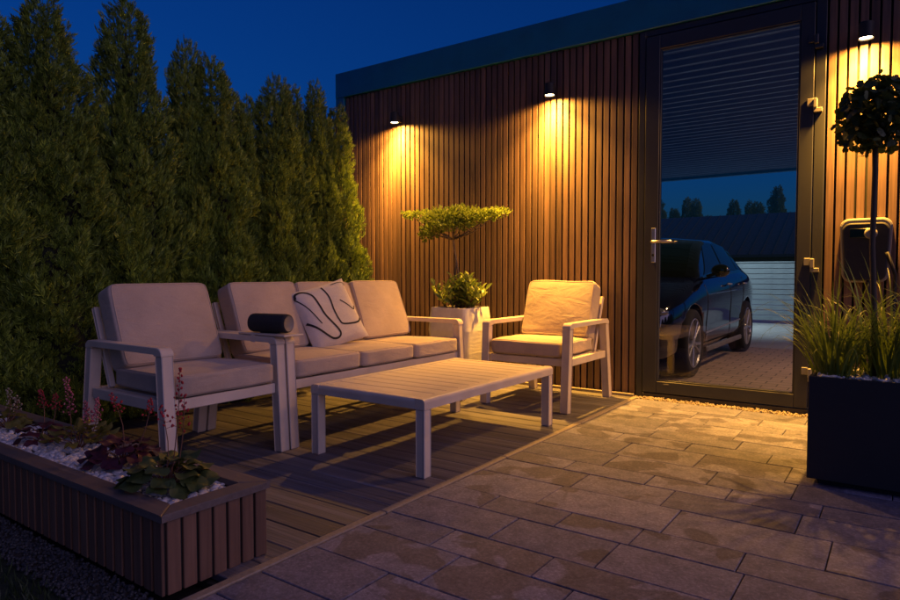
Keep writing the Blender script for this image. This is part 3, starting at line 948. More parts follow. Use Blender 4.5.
# --- thuja hedge: each crown is made of some thousands of little flat sprays
def spray_template():
    V, F = [], []
    def leaflet(x, y, ang, L, w, z=0):
        c, s = math.cos(ang), math.sin(ang); n = len(V)
        for (a, b, h) in ((0, 0, 0), (-w, L*.5, .03), (0, L, -.04), (w, L*.5, .03)):
            V.append((x+a*c+b*s, y-a*s+b*c, z+h))
        F.extend([(n, n+1, n+2), (n, n+2, n+3)])
    leaflet(0, .35, 0, .65, .045)
    leaflet(0, 0, 0, .5, .04)
    for k, (yy, L) in enumerate(((.12, .5), (.3, .48), (.5, .36))):
        leaflet(0, yy, RAD(34), L, .048, .02); leaflet(0, yy+.06, RAD(-36), L*.95, .048, -.02)
    return V, F
SPV, SPF = spray_template()
def thuja_crown(name, seed, n=6000, h=3.0, r=.5):
    g_ = np.random.default_rng(seed)
    t = g_.random(n); t = .5*t+.5*(1-np.sqrt(1-t))
    th = g_.uniform(0, 2*np.pi, n)
    R = r*(1-t)**.52*(1-.35*np.exp(-(t/.06)**2)*.3)
    lump = .9+.13*np.sin(3*th+seed+7*t)+.12*np.sin(5*th-13*t+seed*2)+.10*np.sin(23*t+2*th)
    d = 1-.40*g_.random(n)**1.5
    ux, uy, uz = R*np.cos(th), R*np.sin(th), t*h
    cl = np.sin(13*ux+2.5*np.sin(6*uz+seed))*np.sin(12*uy+2*np.sin(5*uz+2*seed))+.9*np.sin(9.5*uz+3*np.sin(3*th+seed)+seed)*np.sin(4*th+2.2*uz)
    cl = np.clip(cl, -1, 1)
    lump = lump*(1+.24*cl)
    rr = R*lump*d+.02
    P = np.stack([rr*np.cos(th), rr*np.sin(th), .04+t*h*.97], 1)
    out = np.stack([np.cos(th), np.sin(th), np.zeros(n)], 1)
    dirs = out*g_.uniform(.35, 1.0, n)[:, None]+np.array([0, 0, 1.])*g_.uniform(.4, 1.5, n)[:, None]+g_.normal(0, .28, (n, 3))
    nup = np.cross(dirs, np.cross(out, [0, 0, 1.]))+g_.normal(0, .7, (n, 3))
    S = g_.uniform(.05, .12, n)*(1-.3*t)*(1+.25*cl)
    # leader tip
    me = scatter(name, SPV, SPF, P, aligned(dirs, nup), S)
    # the shade-coloured inner core is a mesh of its own
    return me
CROWNS = [thuja_crown('crown', s, 17000) for s in (1, 2, 3, 4)]
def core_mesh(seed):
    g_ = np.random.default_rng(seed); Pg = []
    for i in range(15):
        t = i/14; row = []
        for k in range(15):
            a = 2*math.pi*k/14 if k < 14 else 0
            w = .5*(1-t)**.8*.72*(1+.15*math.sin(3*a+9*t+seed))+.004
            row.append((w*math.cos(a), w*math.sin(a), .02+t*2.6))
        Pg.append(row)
    m = MB(); m.grid(Pg); return py_mesh('shade_core', m.V, m.F)
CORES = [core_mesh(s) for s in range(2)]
for c in CORES: c.materials.append(leaf_mat('thuja_inner_shade', (.006, .009, .003), (.012, .016, .005), .9, 0.0))  # near-black solid core, the crown's inner shade put into its colour
m = MB(); m.tube([(0, 0, 0), (.01, 0, .6), (0, .01, 1.6), (0, 0, 2.8)], [.05, .042, .025, .006], 8)
TRUNK = py_mesh('trunk', m.V, m.F, True)
hedge = [(-4.75, .30, 3.2, .58), (-4.70, .88, 3.3, .56), (-4.68, 1.46, 3.3, .50), (-4.58, 1.93, 2.86, .47), (-4.60, 2.47, 3.02, .42), (-4.62, 2.95, 2.88, .33),
         (-4.56, 3.13, 2.80, .40), (-4.64, 3.40, 2.58, .34), (-4.70, 3.56, 2.58, .34), (-4.58, 3.79, 2.80, .39), (-4.66, 4.03, 2.80, .32), (-4.60, 4.28, 2.88, .33), (-4.56, 4.52, 2.70, .33),
         (-5.20, 1.70, 2.3, .55), (-5.20, 2.22, 2.3, .55), (-5.22, 2.75, 2.2, .52), (-5.22, 3.40, 2.2, .52)]
for i, (x, y, h, r) in enumerate(hedge):
    if x > -5:
        lab, grp = 'dense green conifer in the hedge row behind the sofa', 'conifers of the hedge'
        if i == 12: lab = 'slim bright lit conifer at the end of the hedge touching the building corner'
        if i == 4: lab = 'tallest slender conifer of the hedge standing apart with a lone narrow tip'
    else:
        lab, grp = 'shorter dark conifer standing in the second row behind the hedge', 'conifers behind the hedge'
    t = empty('thuja_tree', (x, y, -.02), random.uniform(0, 6.28), lab, 'tree', grp)
    sc = (r/.5, r/.5, h/3.0)
    obj('trunk', TRUNK, M['bark'], t, scale=(1, 1, h/3.0))
    cr = obj('crown', CROWNS[i % 4], M['thuja'], t, scale=sc)
    obj('shade_core', CORES[i % 2], None, cr)

for (x, y, h, r) in ((4.6, 6.2, 2.9, .8), (4.8, 7.6, 3.1, .85), (4.6, 9.0, 2.8, .8), (4.8, 10.4, 3.0, .85)):  # unseen conifers, added to darken the sky reflection on the car's flank
    t = empty('thuja_tree', (x, y, -.02), random.uniform(0, 6.28), 'dense conifer added out of view beside the carport, mirrored in the car', 'tree', 'conifers added beside the carport')
    obj('trunk', TRUNK, M['bark'], t, scale=(1, 1, h/3.0)); obj('crown', CROWNS[random.randrange(4)], M['thuja'], t, scale=(r/.5, r/.5, h/3.0))

# --- far conifers beyond the yard
for (x, y, h, r) in [(-18.5+1.05*i+random.uniform(-.3, .3), 58+(i*7) % 5, random.uniform(5.6, 9.2), random.uniform(.9, 1.7)) for i in range(15)]:
    t = empty('spruce_tree', (x, y, -.05), random.uniform(0, 6), 'distant dark conifer behind the metal roofed house', 'tree', 'conifers beyond the house')
    obj('trunk', TRUNK, M['bark'], t, scale=(3, 3, h/3.0)); obj('crown', CROWNS[random.randrange(4)], M['thuja'], t, scale=(r/.5, r/.5, h/3.0))

# --- white pot with bonsai and shrub
px, py_ = -3.325, 4.86
pot = empty('white_pot', (px, py_, 0), 0, 'tapered white carved pot between the sofa and the lone armchair', 'pot')
def sq_ring(a, z, r, n=5):
    return [(x, y, z) for x, y in rrect(2*a, 2*a, r, n)]
m = MB(); prof = [(.15, 0, .03), (.165, .02, .04), (.205, .30, .05), (.222, .50, .055), (.215, .62, .055), (.205, .70, .05), (.203, .706, .05), (.190, .706, .045), (.188, .64, .045)]
rings = [sq_ring(a, z, r) for a, z, r in prof]
n = len(rings[0]); V = [v for r in rings for v in r]; F = [[i*n+k, i*n+(k+1) % n, (i+1)*n+(k+1) % n, (i+1)*n+k] for i in range(len(rings)-1) for k in range(n)]
F.append([(len(rings)-1)*n+k for k in range(n)]); F.append(list(reversed(range(n))))
m.add(V, F); m.build('pot_shell', M['pot'], pot)
m = MB(); m.add(sq_ring(.1875, .66, .045), [list(range(n))]); m.build('potting_soil', M['soil'], pot)

bt = empty('bonsai_tree', (px-.045, py_-.01, .625), 0, 'small flat topped cloud pruned tree rising from the white pot', 'tree')
m = MB(); m.tube([(0, 0, 0), (.01, 0, .2), (-.015, .01, .36), (.01, .0, .5), (-.02, 0, .66), (-.03, 0, .76), (.0, 0, .84)], [.013, .011, .010, .0095, .009, .008, .006], 8)
m.tube([(.035, .01, 0), (.02, .01, .2), (.03, .0, .4), (.012, 0, .5)], [.012, .011, .009, .006], 8)
for (q, r) in [((-.25, .05, .86), .007), ((.25, .03, .84), .007), ((.42, 0, .90), .006), ((-.48, .0, .93), .006), ((-.22, -.1, .72), .006), ((.1, -.12, .80), .006), ((0, .12, .88), .006)]:
    m.tube([(-.03, 0, .70), (q[0]*.5-.015, q[1]*.5, .76), q], [.009, r, .004], 6)
m.build('trunk', M['bark_light'], bt, smooth=True)
blobs = [(-.55, 0, .955, .07, .07, .028, 180), (-.40, .02, .94, .12, .10, .045, 380), (-.24, .03, .90, .14, .14, .06, 600), (-.10, -.03, .91, .15, .15, .085, 800), (.04, .02, .92, .15, .14, .09, 800), (.18, 0, .90, .14, .13, .07, 650), (.32, .02, .905, .13, .1, .05, 450), (.46, .01, .925, .10, .08, .035, 320), (-.22, -.06, .79, .11, .1, .055, 480), (-.30, -.04, .74, .07, .07, .04, 240), (-.02, -.08, .82, .12, .1, .05, 420), (.10, .0, .83, .1, .1, .045, 300)]
Ps, Ds = [], []
for (bx, by, bz, rx, ry, rz, k) in blobs:
    k = int(k*.62)
    q = rng.normal(0, 1, (k, 3)); q /= np.linalg.norm(q, axis=1, keepdims=True); rad = rng.random(k)**.4*rng.uniform(.8, 1.15, k)
    Ps.append(q*rad[:, None]*np.array([rx, ry, rz*1.05])+np.array([bx, by, bz])); Ds.append(q+np.array([0, 0, .7])+rng.normal(0, .5, (k, 3)))
Pb, Db = np.concatenate(Ps), np.concatenate(Ds)
LV, LF = leaf_template(.55, .12)
obj('crown', scatter('crown', LV, LF, Pb, aligned(Db, rng.normal(0, 1, Db.shape)+np.array([0, 0, 1.2])), rng.uniform(.022, .042, len(Pb))), M['bonsai'], bt)

sh = empty('leafy_shrub', (px-.02, py_, .658), 0, 'low bushy shrub with pointed leaves filling the white pot', 'shrub')
m = MB(); Ps, Ds = [], []
for k in range(34):
    a = random.uniform(0, 6.28); L = random.uniform(.18, .36); sprd = random.uniform(.05, 1.0)
    hx, hy = math.cos(a)*sprd*(.33 if abs(math.cos(a)) > .5 else .22), math.sin(a)*sprd*.22
    tip = Vector((hx, hy, L*(1-.25*sprd)))
    base = Vector((hx*.35, hy*.35, 0)); pts = [base, base.lerp(tip, .5)+Vector((hx*.1, hy*.1, .02)), tip]
    m.tube(pts, [.004, .003, .002], 5)
    for j in range(15):
        f = .25+.75*j/14; p_ = base.lerp(tip, f); aa = j*2.4+k
        Ps.append(p_); Ds.append((math.cos(aa), math.sin(aa), .55+.5*f))
m.build('stems', M['stem'], sh)
Ps, Ds = np.array([tuple(p) for p in Ps]), np.array(Ds)
obj('foliage', scatter('foliage', *leaf_template(.42, .08), Ps, aligned(Ds, np.array([[0, 0, 1.]])+rng.normal(0, .25, Ds.shape)), rng.uniform(.06, .11, len(Ps))), M['shrub'], sh)

# --- black planter
bp = empty('black_planter', (.10, 3.69, 0), 0, 'large square edged anthracite planter box beside the glass door', 'planter')
PW, PD, PH = .92, .46, .52
m = MB(); m.box(-PW/2+.04, PW/2-.04, -PD/2+.04, PD/2-.04, 0, .03); m.build('plinth', M['black'], bp)
for nm, a in (('front_wall', (-PW/2, PW/2, -PD/2, -PD/2+.02)), ('rear_wall', (-PW/2, PW/2, PD/2-.02, PD/2)), ('side_wall', (-PW/2+.0005, -PW/2+.02, -PD/2+.0205, PD/2-.0205)), ('side_wall', (PW/2-.02, PW/2-.0005, -PD/2+.0205, PD/2-.0205))):
    m = MB(); m.box(*a, .0305, PH); m.build(nm, M['planter_black'], bp)
m = MB(); m.box(-PW/2+.0205, PW/2-.0205, -PD/2+.021, PD/2-.021, .031, PH-.03); m.build('potting_soil', M['soil'], bp)
IV1, IF1 = ico(1)
n_ = 620
P = np.stack([rng.uniform(-PW/2+.03, PW/2-.03, n_), rng.uniform(-PD/2+.03, PD/2-.03, n_), rng.uniform(PH-.03, PH-.004, n_)], 1)
tag(obj('stone_mulch', scatter('stone_mulch', IV1, IF1, P, frames(rng.normal(0, .4, (n_, 3))+np.array([0, 0, 1]), rng.uniform(0, 6, n_)), np.stack([rng.uniform(.012, .026, n_), rng.uniform(.010, .018, n_), rng.uniform(.006, .012, n_)], 1), True), M['pebble'], bp), kind='stuff')

st = empty('standard_tree', (-.118, 3.70, PH-.03), 0, 'slim stemmed tree with a round leafy head in the black planter', 'tree')
m = MB(); m.tube([(.012, 0, 0), (.004, 0, .35), (-.01, .005, .65), (-.006, 0, 1.0), (-.012, 0, 1.2), (-.012, 0, 1.3)], [.014, .013, .0125, .012, .011, .008], 8)
for k in range(14):
    a = k*2.4; el = random.uniform(.1, 1.2); L = random.uniform(.09, .16)
    tip = (math.cos(a)*math.cos(el)*L, math.sin(a)*math.cos(el)*L, 1.22+math.sin(el)*L*1.3)
    m.tube([(-.012, 0, 1.12+.01*(k % 4)), (tip[0]*.5, tip[1]*.5, 1.19), tip], [.006, .004, .002], 5)
m.build('trunk', M['bark'], st, smooth=True)
fanV = [(0, 0, 0)]+[(math.sin(RAD(a))*r, math.cos(RAD(a))*r, .05*abs(math.sin(RAD(a*4)))) for a, r in ((-72, .75), (-50, .98), (-28, 1.0), (-6, .95), (0, .78), (6, .95), (28, 1.0), (50, .98), (72, .75))]
fanF = [(0, i+1, i) for i in range(1, 9)]
k = 820; q = rng.normal(0, 1, (k, 3)); q /= np.linalg.norm(q, axis=1, keepdims=True); rad = .45+.72*rng.random(k)**.8
rad *= 1+.16*np.sin(q[:, 0]*9+1)*np.sin(q[:, 2]*8)
Pg_ = q*rad[:, None]*np.array([.150, .15, .150])+np.array([-.008, 0, 1.275])
Dg_ = q*.7+rng.normal(0, .6, (k, 3))+np.array([0, 0, -.1])
obj('crown', scatter('crown', fanV, fanF, Pg_, aligned(Dg_, q+np.array([0, 0, .6])+rng.normal(0, .4, (k, 3))), rng.uniform(.020, .040, k)), M['ginkgo'], st)

def blade_mesh(seed, L=.55, droop=.9, w=.0055):
    r_ = random.Random(seed); m = MB(); a, b = [], []; n = 10; tw = r_.uniform(-.5, .5)
    yy = zz = 0; ang = RAD(86)
    for i in range(n+1):
        t = i/n; ww = w*(1-t**2.2)*(.55+.9*min(1, t*4)*.5)
        c, s = math.cos(tw*t), math.sin(tw*t)
        a.append((-ww*c, yy-ww*s, zz)); b.append((ww*c, yy+ww*s, zz))
        yy += math.cos(ang)*L/n; zz += math.sin(ang)*L/n
        ang -= RAD(droop*(4+22*t**1.5))
    m.grid([a, b]); return py_mesh('blade', m.V, m.F, True)
BL = [blade_mesh(s, random.uniform(.42, .64), random.choice([.35, .6, .9, 1.2, 1.45])) for s in range(12)]
def grass_clump(x, y, n, label, spread=.09, hs=1.0):
    t = empty('ornamental_grass', (x, y, PH-.026), 0, label, 'grass', 'grass clumps in the black planter')
    for k in range(n):
        a = random.uniform(0, 6.28); r = spread*math.sqrt(random.random())
        o = obj('blade', BL[random.randrange(12)], M['blade'], t, (math.cos(a)*r, math.sin(a)*r, 0), (RAD(random.uniform(-18, 5)), RAD(random.uniform(-8, 8)), a-math.pi/2+random.uniform(-.7, .7)))
        s = random.uniform(.6, 1.08)*hs; o.scale = (random.uniform(.8, 1.2), s, s)
grass_clump(-.265, 3.64, 160, 'arching green grass clump at the planter end beside the door')
grass_clump(-.06, 3.72, 150, 'taller arching green grass clump around the slim tree stem', .11, 1.12)
grass_clump(.16, 3.68, 130, 'arching green grass clump on the far side of the slim tree stem', .11, 1.05)

# --- raised bed with slats
RX0, RX1, RY0, RY1, RH = -4.4, -1.845, 1.075, 1.475, .238
rb = empty('raised_bed', ((RX0+RX1)/2, (RY0+RY1)/2, 0), 0, 'long low raised bed with dark upright slats and a mitred cap', 'planter')
cx_, cy_ = (RX0+RX1)/2, (RY0+RY1)/2
hx, hy = (RX1-RX0)/2, (RY1-RY0)/2
for nm, a in (('long_board', (-hx+.012, hx-.012, -hy+.011, -hy+.03)), ('long_board', (-hx+.012, hx-.012, hy-.03, hy-.011)), ('end_board', (-hx+.0125, -hx+.03, -hy+.0305, hy-.0305)), ('end_board', (hx-.03, hx-.0125, -hy+.0305, hy-.0305))):
    m = MB(); m.box(*a, .0, RH-.001); m.build(nm, M['backing'], rb)
sme = py_mesh('slat', *box_vf(-.0228, .0228, -.0055, .0055, 0, RH-.003, .002))
p = .0588; n = int(round((2*hx)/p))
for i in range(n):
    obj('slat', sme, M['slat_planter'], rb, (-hx+(i+.5)*2*hx/n, -hy+.0052, .001))
n = int(round((2*hy)/p))
for i in range(n):
    obj('slat', sme, M['slat_planter'], rb, (hx-.0068, -hy+.012+(i+.5)*(2*hy-.012)/n, .001), (0, 0, RAD(90)))
ov, cw, ct = .007, .076, .024
def mitre(name, pts):
    m = MB(); V = [(x, y, RH) for x, y in pts]+[(x, y, RH+ct-.003) for x, y in pts]
    c = Vector((sum(p[0] for p in pts)/4, sum(p[1] for p in pts)/4))
    for x, y in pts:
        d = (Vector((x, y))-c).normalized()*.004; V.append((x-d.x, y-d.y, RH+ct))
    F = [[3, 2, 1, 0], [8, 9, 10, 11]]
    for r in (0, 4):
        F += [[r+i, r+(i+1) % 4, r+4+(i+1) % 4, r+4+i] for i in range(4)]
    m.add(V, F); return m.build(name, M['cap'], rb)
ox, oy = hx+ov, hy+ov; ix, iy = ox-cw, oy-cw
e = .0012
mitre('cap_board', [(-ox+e, -oy), (ox-e, -oy), (ix-e, -iy), (-ix+e, -iy)])
mitre('cap_board', [(-ix+e, iy), (ix-e, iy), (ox-e, oy), (-ox+e, oy)])
mitre('cap_board', [(ix, -iy+e), (ox, -oy+e), (ox, oy-e), (ix, iy-e)])
mitre('cap_board', [(-ox, -oy+e), (-ix, -iy+e), (-ix, iy-e), (-ox, oy-e)])
m = MB(); m.box(-hx+.031, hx-.031, -hy+.031, hy-.031, .002, RH-.006); m.build('bed_soil', M['soil'], rb)
pm = []
for s in range(6):
    g_ = np.random.default_rng(s); sc = np.array([g_.uniform(.013, .018), g_.uniform(.009, .013), g_.uniform(.0065, .009)])
    pm.append(np_mesh('pebble', IV1*sc*(1+.12*g_.normal(0, 1, (len(IV1), 1))), IF1, True))
def pebble_spots(n, x0, x1, seed, z):
    g_ = np.random.default_rng(seed)
    return np.stack([g_.uniform(x0, x1, n), g_.uniform(-iy+.008, iy-.008, n), z+g_.uniform(-.004, .006, n)], 1)
# the largest ones one by one, the rest as one mass
for q in pebble_spots(280, hx-.62, ix-.010, 5, RH+.002):
    obj('pebble', pm[random.randrange(6)], M['pebble'], rb, q, (random.uniform(-.5, .5), random.uniform(-.5, .5), random.uniform(0, 6.28)), [random.uniform(.75, 1.35)]*3)
n_ = 2400
q = np.concatenate([pebble_spots(1900, -ix+.01, hx-.62, 6, RH+.0), pebble_spots(500, hx-.62, ix-.012, 8, RH-.006)])
n_ = len(q)
tag(obj('pebble_mulch', scatter('pebble_mulch', IV1, IF1, q, frames(rng.normal(0, .35, (n_, 3))+np.array([0, 0, 1]), rng.uniform(0, 6.28, n_)), np.stack([rng.uniform(.011, .021, n_), rng.uniform(.008, .014, n_), rng.uniform(.005, .009, n_)], 1), True), M['pebble'], rb), kind='stuff')

# --- bedding plants, leaves one by one
def lobed_leaf(seed, lobes=5, w=1.0):
    r_ = random.Random(seed); m = MB(); N = 26; V = [(0, 0, 0)]
    for i in range(N+1):
        a = -150+300*i/N
        rr = .5*(1+.16*abs(math.cos(RAD(a*lobes/2.0)))-.10)*(1+r_.uniform(-.04, .04))
        x, y = math.sin(RAD(a))*rr*w, .42+math.cos(RAD(a))*rr
        V.append((x, y, .10*math.cos(RAD(a*3))+.16*(x*x)-.12*(y-.4)**2))
    V.append((0, .42, .03))
    c = len(V)-1
    F = [[c, i+1, i] for i in range(1, N+1)]+[[c, 1, 0], [c, 0, N+1]]
    m.add(V, F); return py_mesh('leaf', m.V, m.F, True)
LOB = [lobed_leaf(s) for s in range(4)]
LONG = [lobed_leaf(s+10, 1, .5) for s in range(3)]
def flower_stalk(parent, base, tip, mat, nf, fl, size=.0085, bend=.02):
    base, tip = Vector(base), Vector(tip)
    q = [base.lerp(tip, t)+Vector((bend*math.sin(t*3), bend*.5*math.sin(t*2.5), 0)) for t in (0, .25, .5, .75, 1)]
    m = MB(); m.tube(q, [.0022, .002, .0018, .0014, .0008], 5)
    sub = []
    for k in range(nf):
        t = 1-fl*(k/nf); p_ = base.lerp(tip, t)+Vector((bend*math.sin(t*3), bend*.5*math.sin(t*2.5), 0))
        a = k*2.4; L = random.uniform(.008, .026)*(.4+.9*(1-t)/fl)
        e = p_+Vector((math.cos(a)*L, math.sin(a)*L, .008)); m.tube([p_, e], [.0009, .0007], 4, False); sub.append(e)
    stl = m.build('flower_stalk', M['stem'], parent)
    P_ = np.array([tuple(e) for e in sub]); n = len(P_)
    fv = IV*np.array([.5, .5, .8]); 
    obj('blossom', scatter('blossom', fv, IF, P_, frames(rng.normal(0, .5, (n, 3))+np.array([0, 0, 1]), rng.uniform(0, 6, n)), rng.uniform(.6, 1.25, n)*size), mat, stl)
def bedding(x, y, label, mat, n, r, ls, meshes, tilt=(20, 65), hgt=.085, name='coral_bells'):
    t = empty(name, (x, y, RH-.004), random.uniform(0, 1), label, 'plant', 'bedding plants in the raised bed')
    t.rotation_euler = (0, 0, 0)
    sm = MB()
    meshes = [q.copy() for q in meshes]
    for k in range(n):
        a = k*2.4+random.uniform(-.3, .3); rr = r*math.sqrt((k+.5)/n); h_ = hgt*(1.15-.75*rr/r)+random.uniform(-.008, .008)
        s = ls*random.uniform(.75, 1.15)
        px_, py2 = math.cos(a)*rr, math.sin(a)*rr
        sm.tube([(0, 0, 0), (px_*.5, py2*.5, h_*.75), (px_, py2, h_)], [.002, .0018, .0015], 4)
        tl = RAD(random.uniform(*tilt))*(rr/r)
        obj('leaf', meshes[random.randrange(len(meshes))], mat, t, (px_, py2, h_), (RAD(random.uniform(10, 25))-tl, random.uniform(-.3, .3), a-math.pi/2), (s, s, s))
    sm.build('leaf_stems', M['stem'], t)
    return t
b1 = bedding(-3.60, 1.30, 'yellow green leafy plant with a cream flower spike in the raised bed', M['heuchera_yellow'], 26, .10, .062, LOB)
b2 = bedding(-3.20, 1.29, 'smaller dark red leafy plant with two red flower spikes in the raised bed', M['heuchera_purple'], 20, .085, .06, LOB)
b3 = bedding(-2.93, 1.33, 'light green long leafed plant with pale pink flower spikes in the raised bed', M['heuchera_yellow'], 26, .085, .085, LONG, (-30, 25), .10)
b4 = bedding(-2.53, 1.31, 'larger purple leafed plant with bent red flower stalks in the raised bed', M['heuchera_purple'], 28, .10, .075, LOB, hgt=.10)
b5 = bedding(-2.14, 1.265, 'big green lobed leaf plant with tall red flower stalks in the raised bed', M['heuchera_green'], 36, .125, .085, LOB, hgt=.105)
flower_stalk(b1, (0, 0, .03), (-.06, .02, .19), M['flower_cream'], 26, .6)
flower_stalk(b1, (.02, .0, .03), (.02, .03, .16), M['flower_cream'], 20, .6)
flower_stalk(b2, (-.06, .03, .03), (-.17, .06, .21), M['flower_red'], 26, .45)
flower_stalk(b2, (.02, .02, .03), (-.06, .08, .20), M['flower_red'], 22, .4)
flower_stalk(b3, (-.07, 0, .03), (-.12, .0, .30), M['flower_pink'], 40, .6, .0085, .01)
flower_stalk(b3, (.0, .02, .03), (-.02, .03, .20), M['flower_pink'], 34, .55)
flower_stalk(b3, (.02, .03, .03), (.05, .05, .22), M['flower_pink'], 34, .55)
flower_stalk(b4, (-.01, .01, .04), (-.20, .05, .26), M['flower_red'], 22, .32, .009, .03)
flower_stalk(b4, (.04, .02, .04), (.06, .08, .26), M['flower_red'], 18, .32, .009)
flower_stalk(b5, (.0, .02, .04), (.01, .05, .42), M['flower_red'], 24, .55, .009, .008)
flower_stalk(b5, (.03, .02, .04), (.05, .04, .33), M['flower_red'], 15, .5, .009, .01)
flower_stalk(b5, (-.03, .02, .04), (-.13, .05, .27), M['flower_red'], 12, .35, .009)

# ================================================================== CAR
CX, CY = -2.55, 5.70
car = empty('parked_car', (CX, CY, -.004), 0, 'glossy black hatchback parked under the carport behind the glass door', 'car')
def body_section(w, zb, zt, crown=.03):
    h = zt-zb
    half = [(0, zb), (.45*w, zb), (.80*w, zb), (.94*w, zb+.06*h), (.985*w, zb+.20*h), (.975*w, zb+.42*h), (1.0*w, zb+.62*h), (.985*w, zb+.80*h), (.93*w, zb+.94*h), (.82*w, zb+1.0*h), (.45*w, zt+crown*.8), (0, zt+crown)]
    return half
stn = [(0.02, .50, .30, .50), (.03, .66, .22, .60), (.12, .78, .20, .70), (.30, .85, .19, .79), (.60, .885, .19, .86), (.95, .89, .19, .93), (1.25, .89, .19, .985), (1.8, .89, .19, 1.01), (2.5, .89, .19, 1.04), (3.1, .89, .19, 1.07), (3.6, .885, .20, 1.08), (3.95, .86, .22, 1.06), (4.18, .80, .26, 1.0), (4.27, .68, .32, .92), (4.29, .50, .40, .80)]
rows = []
for (yy, w, zb, zt) in stn:
    hf = body_section(w, zb, zt); full = [(x, z) for x, z in hf]+[(-x, z) for x, z in hf[-2:0:-1]]
    rows.append([(x, yy, z) for x, z in full])
n = len(rows[0]); V = [v for r in rows for v in r]
F = [[i*n+k, i*n+(k+1) % n, (i+1)*n+(k+1) % n, (i+1)*n+k] for i in range(len(rows)-1) for k in range(n)]
F.append(list(range(n))); F.append([(len(rows)-1)*n+k for k in reversed(range(n))])
F = [f[::-1] for f in F]
bme = py_mesh('body', V, F, True)
body = obj('body', bme, M['carpaint'], car)
ss = body.modifiers.new('sub', 'SUBSURF'); ss.levels = 2; ss.render_levels = 2
AX = (.82, 3.42); WR = .335
cut = MB()
for ay in AX:
    for s in (-1, 1):
        cut.lathe([(.385, .60), (.385, 1.1)] if s > 0 else [(.385, -1.1), (.385, -.60)], 32, Matrix.Translation((0, ay, WR)) @ Matrix.Rotation(RAD(90), 4, 'Y'))
cme = py_mesh('cutter', cut.V, cut.F)
cutter = bpy.data.objects.new('cutter', cme); COL.objects.link(cutter); cutter.location = (CX, CY, -.004)
bo = body.modifiers.new('arch', 'BOOLEAN'); bo.operation = 'DIFFERENCE'; bo.object = cutter; bo.solver = 'EXACT'
bpy.context.view_layer.update()
dg_ = bpy.context.evaluated_depsgraph_get()
nb = bpy.data.meshes.new_from_object(body.evaluated_get(dg_))
body.modifiers.clear(); body.data = nb
if len(nb.materials) == 0: nb.materials.append(M['carpaint'])
bpy.data.objects.remove(cutter)
from mathutils.bvhtree import BVHTree
bvh = BVHTree.FromPolygons([v.co for v in nb.vertices], [list(p.vertices) for p in nb.polygons])
def on_flank(s_, yy, z):
    hit = bvh.ray_cast(Vector((s_*1.5, yy, z)), Vector((-s_, 0, 0)))[0]
    return hit + Vector((s_*.0015, 0, 0)) if hit else Vector((s_*.88, yy, z))
for s_ in (-1, 1):
    for y0_, y1_ in ((1.36, 1.30), (2.43, 2.43), (3.22, 2.98)):
        m = MB(); m.tube([on_flank(s_, y0_+(y1_-y0_)*t_/8, .985-.70*t_/8) for t_ in range(9)], .004, 5); m.build('door_gap', M['black'], car)
    m = MB(); m.tube([on_flank(s_, 1.35+1.75*t_/10, .80+.03*t_/10) for t_ in range(11)], .0035, 5); m.build('crease', M['carpaint'], car)
    m = MB(); m.tube([on_flank(s_, 1.28+1.70*t_/10, .40+.05*t_/10) for t_ in range(11)], .010, 6); m.build('door_moulding', M['rim'], car)
# cabin as a surface P(t along, s around)
cab = [(1.12, .80, .78, .95), (1.45, .80, .74, 1.17), (1.80, .80, .66, 1.36), (2.15, .80, .62, 1.44), (2.6, .80, .61, 1.455), (3.1, .80, .60, 1.43), (3.5, .79, .59, 1.37), (3.8, .77, .58, 1.27), (4.08, .74, .60, 1.06)]
def cab_at(yy):
    for a, b in zip(cab[:-1], cab[1:]):
        if a[0] <= yy <= b[0]:
            f = (yy-a[0])/(b[0]-a[0]); return [a[k]+(b[k]-a[k])*f for k in range(1, 4)]
    return list(cab[-1][1:])
def cab_pt(yy, s, off=0.0):
    """s: 0 belt left (+x) .. .35 roof edge .. .5 roof centre .. 1 belt right"""
    wb, wt, zt = cab_at(yy); sg = 1 if s <= .5 else -1; q = s if s <= .5 else 1-s
    zbelt = .97+.02*(yy-1.1)
    zbelt = min(zbelt, zt-.01)
    if q <= .35:
        f = q/.35; x = wb+(wt-wb)*f**1.15; z = zbelt+(zt-.035-zbelt)*f
        nrm = Vector((.9, 0, .4))
    else:
        f = (q-.35)/.15; x = wt*(1-f); z = zt-.035+.05*math.sin(f*math.pi/2)
        nrm = Vector((.2, 0, 1))
    nrm.normalize(); x += nrm.x*off; z += nrm.z*off
    return Vector((sg*x, yy, z))
ys = [1.12+(4.08-1.12)*i/24 for i in range(25)]; sq = [i/28 for i in range(29)]
m = MB(); m.grid([[cab_pt(yy, s) for s in sq] for yy in ys]); m.build('cabin', M['carpaint'], car, smooth=True)
def cab_patch(name, y_fn, s0, s1, mat, off=.006, nu=10, nv=8):
    m = MB(); g_ = []
    for i in range(nu+1):
        row = []
        for j in range(nv+1):
            s = s0+(s1-s0)*j/nv; a, b = y_fn(s); row.append(cab_pt(a+(b-a)*i/nu, s, off))
        g_.append(row)
    m.grid(g_); return m.build(name, mat, car, smooth=True)
for flip in (0, 1):
    S_ = (lambda s: 1-s) if flip else (lambda s: s)
    fs = lambda f: (lambda s: f(1-s)) if flip else f
    cab_patch('side_window', fs(lambda s: (1.42+1.35*s*1.15, 2.40)), S_(.05), S_(.325), M['carglass'])
    cab_patch('side_window', fs(lambda s: (2.46, 3.22-.1*s)), S_(.05), S_(.325), M['carglass'])
    cab_patch('side_window', fs(lambda s: (3.28-.1*s, 3.72-.75*s)), S_(.07), S_(.31), M['carglass'])
cab_patch('windscreen', lambda s: (1.16, 1.95), .37, .63, M['carglass'], .006, 10, 12)
cab_patch('windscreen_wing', lambda s: (1.20, 1.22), .36, .37, M['carglass'])
